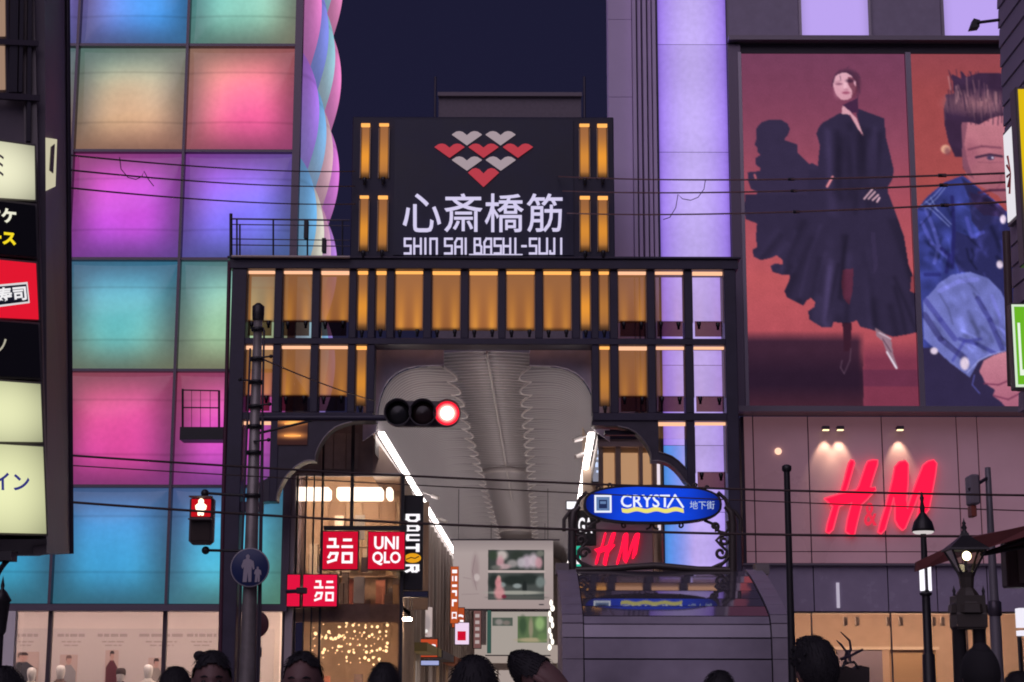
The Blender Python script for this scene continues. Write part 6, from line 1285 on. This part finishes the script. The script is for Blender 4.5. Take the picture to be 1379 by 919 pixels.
def person(px, top, Y, face, label, shirt, hair='short', tilt=(0, 0), lean=0, H_=None, slim=1.0):
    """face: heading in degrees, 0 looks at the viewer; tilt: head pitch forward and roll"""
    tp_ = at(px, top, Y); Ht = tp_.z if H_ is None else H_; s = Ht/1.72
    t = thing('person', (tp_.x, Y, 0), label, 'person', 'people waiting at the crossing')
    hips = .92; N_ = [(0, 0, hips), (0, 0, 1.08), (0, .01, 1.28), (0, .01, 1.42), (0, 0, 1.50), (0, -.005, 1.56)]
    R_ = [(.145, .105), (.125, .095), (.155, .11), (.10, .075), (.052, .056), (.050, .054)]; E_2 = [(0, 1), (1, 2), (2, 3), (3, 4), (4, 5)]
    def chain(st_, pts, rs):
        p = st_
        for q_, r in zip(pts, rs): N_.append(q_); R_.append(r); E_2.append((p, len(N_)-1)); p = len(N_)-1
        return p
    for sd in (-1, 1):
        chain(0, [(sd*.095, 0, .84), (sd*.10, -.01, .50), (sd*.105, .02, .10), (sd*.11, -.04, .045), (sd*.115, -.15, .035)], [(.095, .10), (.062, .066), (.042, .045), (.04, .04), (.035, .025)])
        h = chain(3, [(sd*.17, .01, 1.385), (sd*.215, .02, 1.12), (sd*.225, -.04, .88), (sd*.225, -.06, .82)], [.062, .045, .030, (.034, .020)])
        for j in range(4): chain(h, [(sd*.225+(0), -.085+.018*j, .76), (sd*.222, -.088+.018*j, .715-.006*abs(j-1)), (sd*.214, -.088+.018*j, .682-.01*abs(j-1))], [.0095, .0085, .007])
        chain(h, [(sd*.215, -.098, .80), (sd*.205, -.115, .765), (sd*.20, -.118, .735)], [.011, .010, .008])
    v, f = skin_mesh(N_, E_2, R_)
    mb = MB(); mb.add(v, f, 0, True)
    hv, hf = head_pts(); hc = Vector((0, -.018, 1.605)); RT = Matrix.Rotation(math.radians(tilt[1]), 3, 'Y') @ Matrix.Rotation(math.radians(tilt[0]), 3, 'X')
    piv = Vector((0, .01, -.09))
    def hp(p): return hc+piv+RT @ (Vector(p)-piv)
    mb.add([hp(p) for p in hv], hf, 0, True)
    for sd in (-1, 1):
        ear = MB().sphere((sd*.079, .008, -.012), (.010, .019, .030), 8, 6); mb.add([hp(p) for p in ear.v], ear.f, 0, True)
    me = bpy.data.meshes.new('b'); me.from_pydata(mb.v, [], mb.f); o = bpy.data.objects.new('b', me); COL.objects.link(o)
    rm = o.modifiers.new('r', 'REMESH'); rm.mode = 'VOXEL'; rm.voxel_size = .0085; rm.use_smooth_shade = True
    sm_ = o.modifiers.new('m', 'SMOOTH'); sm_.iterations = 2; sm_.factor = .4
    dg = bpy.context.evaluated_depsgraph_get(); dg.update(); body = bpy.data.meshes.new_from_object(o.evaluated_get(dg)); bpy.data.objects.remove(o); bpy.data.meshes.remove(me)
    body.name = 'body'; body.materials.clear(); co = np.empty(len(body.vertices)*3, np.float32); body.vertices.foreach_get('co', co); co = co.reshape(-1, 3)
    pc = np.empty(len(body.polygons)*3, np.float32); body.polygons.foreach_get('center', pc); pc = pc.reshape(-1, 3)
    mi = np.where(pc[:, 2] > 1.475, 0, np.where((np.abs(pc[:, 0]) > .175) & (pc[:, 2] < .86), 0, np.where(pc[:, 2] > .93, 1, np.where(pc[:, 2] > .07, 2, 3)))).astype(np.int32)
    mi[(np.abs(pc[:, 0]) > .165) & (pc[:, 2] >= .86)] = 1
    body.polygons.foreach_set('material_index', mi); body.polygons.foreach_set('use_smooth', np.ones(len(mi), bool))
    for m_ in (SKIN, shirt, mat('dark_trousers', (.03, .03, .04), .85), mat('shoes', (.02, .02, .02), .6)): body.materials.append(m_)
    TR = Matrix.Translation((tp_.x, Y, 0)) @ Matrix.Rotation(math.radians(face), 4, 'Z') @ Matrix.Scale(s, 4)
    # cloth folds and lean
    def xf(co_):
        c_ = np.array(co_, float); k_ = np.clip((c_[:, 2]-.9)/.7, 0, 1.2)**1.3; c_[:, 1] -= k_*math.tan(math.radians(lean))*.7; c_[:, 0] *= slim if False else 1
        M_ = np.array(TR); return c_ @ M_[:3, :3].T+M_[:3, 3]
    co = xf(co)
    # put the crown of the head exactly under the wanted point
    hz_ = co[:, 2] > 1.40*s; topv = co[hz_][np.argmax(co[hz_][:, 2])]; sh = np.array((tp_.x-topv[0], Y-topv[1], 0))
    co = co+sh; body.vertices.foreach_set('co', co.astype(np.float32).ravel()); body.update(); link('body', body, None, t)
    def addpart(nm, verts, faces, m_, smooth=True):
        c_ = xf([tuple(p) for p in verts])+sh; b_ = MB(); b_.add([tuple(p) for p in c_], faces, 0, smooth); return b_.build(nm, m_, t)
    # hair: shell over the skull, hairline kept off the face, strands as fine relief
    hv2, hf2 = head_pts(40, 30); V2 = []
    long_ = hair in ('long', 'bob', 'bun'); grow = {'short': 1.08, 'crop': 1.06, 'bun': 1.09, 'long': 1.12, 'messy': 1.13, 'hood': 1.18, 'bob': 1.12}[hair]
    for (x, y, z_) in hv2:
        n_2 = noise.noise((x*22, y*22, z_*8+px))*.022+noise.noise((x*90, y*90, z_*12+px))*.008
        if hair in ('messy',): n_2 = noise.noise((x*24, y*24, z_*14+px))*.06+noise.noise((x*80, y*80, z_*18))*.015
        g_ = grow+n_2; V2.append((x*g_, y*g_*(1.02), z_*g_+.004))
    keep = []
    for fc in hf2:
        c_ = np.mean([hv2[i] for i in fc], 0); front = -c_[1]/.096; hl = .060+.012*math.cos(c_[0]*60)+(.01 if hair == 'crop' else 0)
        lim = hl if front > .25 else (hl-(.25-front)*(.16 if not long_ else .26))
        if hair == 'hood': lim = .05 if front > .55 else -.2
        if hair == 'short' and tilt[0] > 20 and front < 0: lim = .0
        if c_[2] > max(lim, -.085 if not long_ else -.115): keep.append(fc)
    if hair != 'hood':                               # loose strands combed over the skull
        r4 = random.Random(int(px)); st4 = MB()
        for fc in r4.sample(keep, min(len(keep), 330)):
            c4 = Vector(np.mean([V2[i] for i in fc], 0)); d4 = Vector((c4.x*1.4+r4.uniform(-.03, .03), c4.y*1.2+.03, -.09)); n4 = c4.normalized(); d4 = (d4-n4*d4.dot(n4)).normalized(); L4 = r4.uniform(.012, .034)
            st4.tube([c4*1.0, c4+d4*L4*.5+n4*r4.uniform(.0005, .003), c4+d4*L4+n4*r4.uniform(-.005, .0015)], [.0016, .0012, .0003], 4, cap=False)
        addpart('hair_strands', [hp(p) for p in st4.v], st4.f, HAIR)
    addpart('hair' if hair != 'hood' else 'hood', [hp(p) for p in V2], keep, HAIR if hair != 'hood' else mat('hood_black', (.018, .016, .02), .9))
    if hair == 'hood':
        c_ = MB(); c_.sphere((0, .02, .10), (.05, .06, .05), 12, 8); addpart('hood_peak', [hp(p) for p in c_.v], c_.f, mat('hood_black', (0, 0, 0)))
    if hair == 'bun':
        c_ = MB(); c_.sphere((-.055, .03, .108), (.026, .026, .022), 12, 8); addpart('hair_bun', [hp(p) for p in c_.v], c_.f, HAIR)
    if hair == 'messy':
        c_ = MB(); r3 = random.Random(3)
        for i in range(60):
            a = r3.random()*6.28; e = .3+r3.random()*1.1; d = Vector((math.cos(a)*math.cos(e)*.08, math.sin(a)*math.cos(e)*.095, math.sin(e)*.115)); c_.tube([d*1.02, d*1.13+Vector((.012*r3.random(), 0, .006)), d*1.18+Vector((.03*(r3.random()-.5), .02*(r3.random()-.5), -.006))], [.012, .008, .002], 5)
        addpart('hair_locks', [hp(p) for p in c_.v], c_.f, HAIR)
    # eyes and brows for those who face the viewer
    if abs(face) < 70:
        c_ = MB()
        for sd in (-1, 1): c_.sphere((sd*.030, -.079, .0), (.013, .009, .007), 10, 6)
        addpart('eyes', [hp(p) for p in c_.v], c_.f, mat('eye_dark', (.03, .02, .02), .3))
        c_ = MB()
        for sd in (-1, 1): c_.tube([(sd*.014, -.092, .018), (sd*.03, -.090, .023), (sd*.046, -.080, .019)], [.003, .004, .002], 5)
        addpart('eyebrows', [hp(p) for p in c_.v], c_.f, HAIR)
    # collar
    c_ = MB(); c_.lathe((0, .006, 1.455), [(.088, 0), (.075, .03), (.068, .045), (.062, .045), (.066, .0)], 20); addpart('collar', c_.v, c_.f, shirt)
    return t, (lambda pts: [tuple(q_) for q_ in (xf([tuple(hp(p)) for p in pts])+sh)])
C1 = mat('coat_black', (.02, .018, .024), .85, var=.2, vscale=12); C2 = mat('coat_navy', (.025, .028, .05), .85); C3 = mat('shirt_grey', (.10, .09, .10), .85); C4 = mat('coat_beige', (.20, .15, .11), .85)
person(7, 902, 6.6, 175, 'person with dark hair seen from behind at the bottom left corner', C1, 'short')
person(238, 903, 8.4, 180, 'dark-haired person seen from behind, just left of the woman with a bun', C1, 'long')
person(285, 881, 7.6, 8, 'woman facing the camera with a small hair bun beside the pole', C2, 'bun')
person(407, 881, 7.2, -4, 'short-haired man facing the camera right of the signal pole', C3, 'crop')
person(519, 896, 9.2, 178, 'small dark head seen from behind in front of the store window', C1, 'short')
person(640, 890, 5.9, 184, 'person with round dark hair seen from behind under the banners', C2, 'bob')
tP, hpf = person(706, 863, 7.4, -112, 'man with glasses bowing his head in a beige collar, left of the entrance hood', C4, 'short', tilt=(50, 0), lean=24)
gl = MB(); gl.tube([(-.045, -.102, .002), (-.02, -.108, .006), (.02, -.108, .006), (.045, -.102, .002)], .003, 5)
for sd in (-1, 1): gl.tube([(sd*.046, -.102, .002), (sd*.08, -.05, .004), (sd*.082, .01, .0)], .003, 5); gl.tube([(sd*.030+.020*math.cos(a*math.pi/6), -.104, -.004+.014*math.sin(a*math.pi/6)) for a in range(13)], .0025, 5)
b_ = MB(); b_.add(hpf(gl.v), gl.f, 0, True); b_.build('glasses', mat('glasses', (.05, .05, .06), .15, metal=.8), tP)
tP, hpf = person(1094, 861, 7.2, 196, 'person with messy pinned-up hair holding a hair claw against the store window', C1, 'messy', tilt=(10, 8))
cl = MB()
for pts in ([(.10, .05, .02), (.135, .06, .05), (.14, .06, .085), (.11, .06, .125)], [(.10, .05, .0), (.115, .06, .045), (.10, .06, .075), (.085, .06, .095)], [(.085, .06, .02), (.13, .06, .028), (.185, .06, .045)], [(.125, .06, .05), (.12, .06, .0)]): cl.tube([(-a, b, c) for a, b, c in pts], [.007, .006, .005, .002][:len(pts)], 6)
b_ = MB(); b_.add(hpf(cl.v), cl.f, 0, True); b_.build('hair_claw', mat('claw_dark', (.035, .025, .04), .35), tP)
person(1320, 876, 8.6, 180, 'person in a black pointed hood in front of the ornate lantern', C1, 'hood')
person(970, 907, 8.5, 180, 'tiny dark crown of a head at the foot of the entrance hood', C1, 'short')
person(1371, 907, 10.5, 180, 'small dark head beside the white box sign in the bottom right corner', C1, 'short')
bg_ = thing('held_bag', at(1150, 918, 7.4), 'dark brown bag raised beside the person with pinned-up hair', 'bag'); Yb_ = 7.4
pts = [at(a, b, Yb_) for a, b in ((1126, 899), (1140, 897), (1150, 901), (1158, 896), (1171, 899), (1171, 945), (1126, 945))]
MB().prism(pts, (0, .10, 0)).build('bag_body', mat('bag_brown', (.03, .02, .02), .7, var=.2, vscale=20), bg_)
MB().tube([at(1134, 900, Yb_), at(1138, 893, Yb_), at(1150, 892, Yb_), at(1156, 900, Yb_)], .006, 6).build('bag_handle', M_BLACK, bg_)
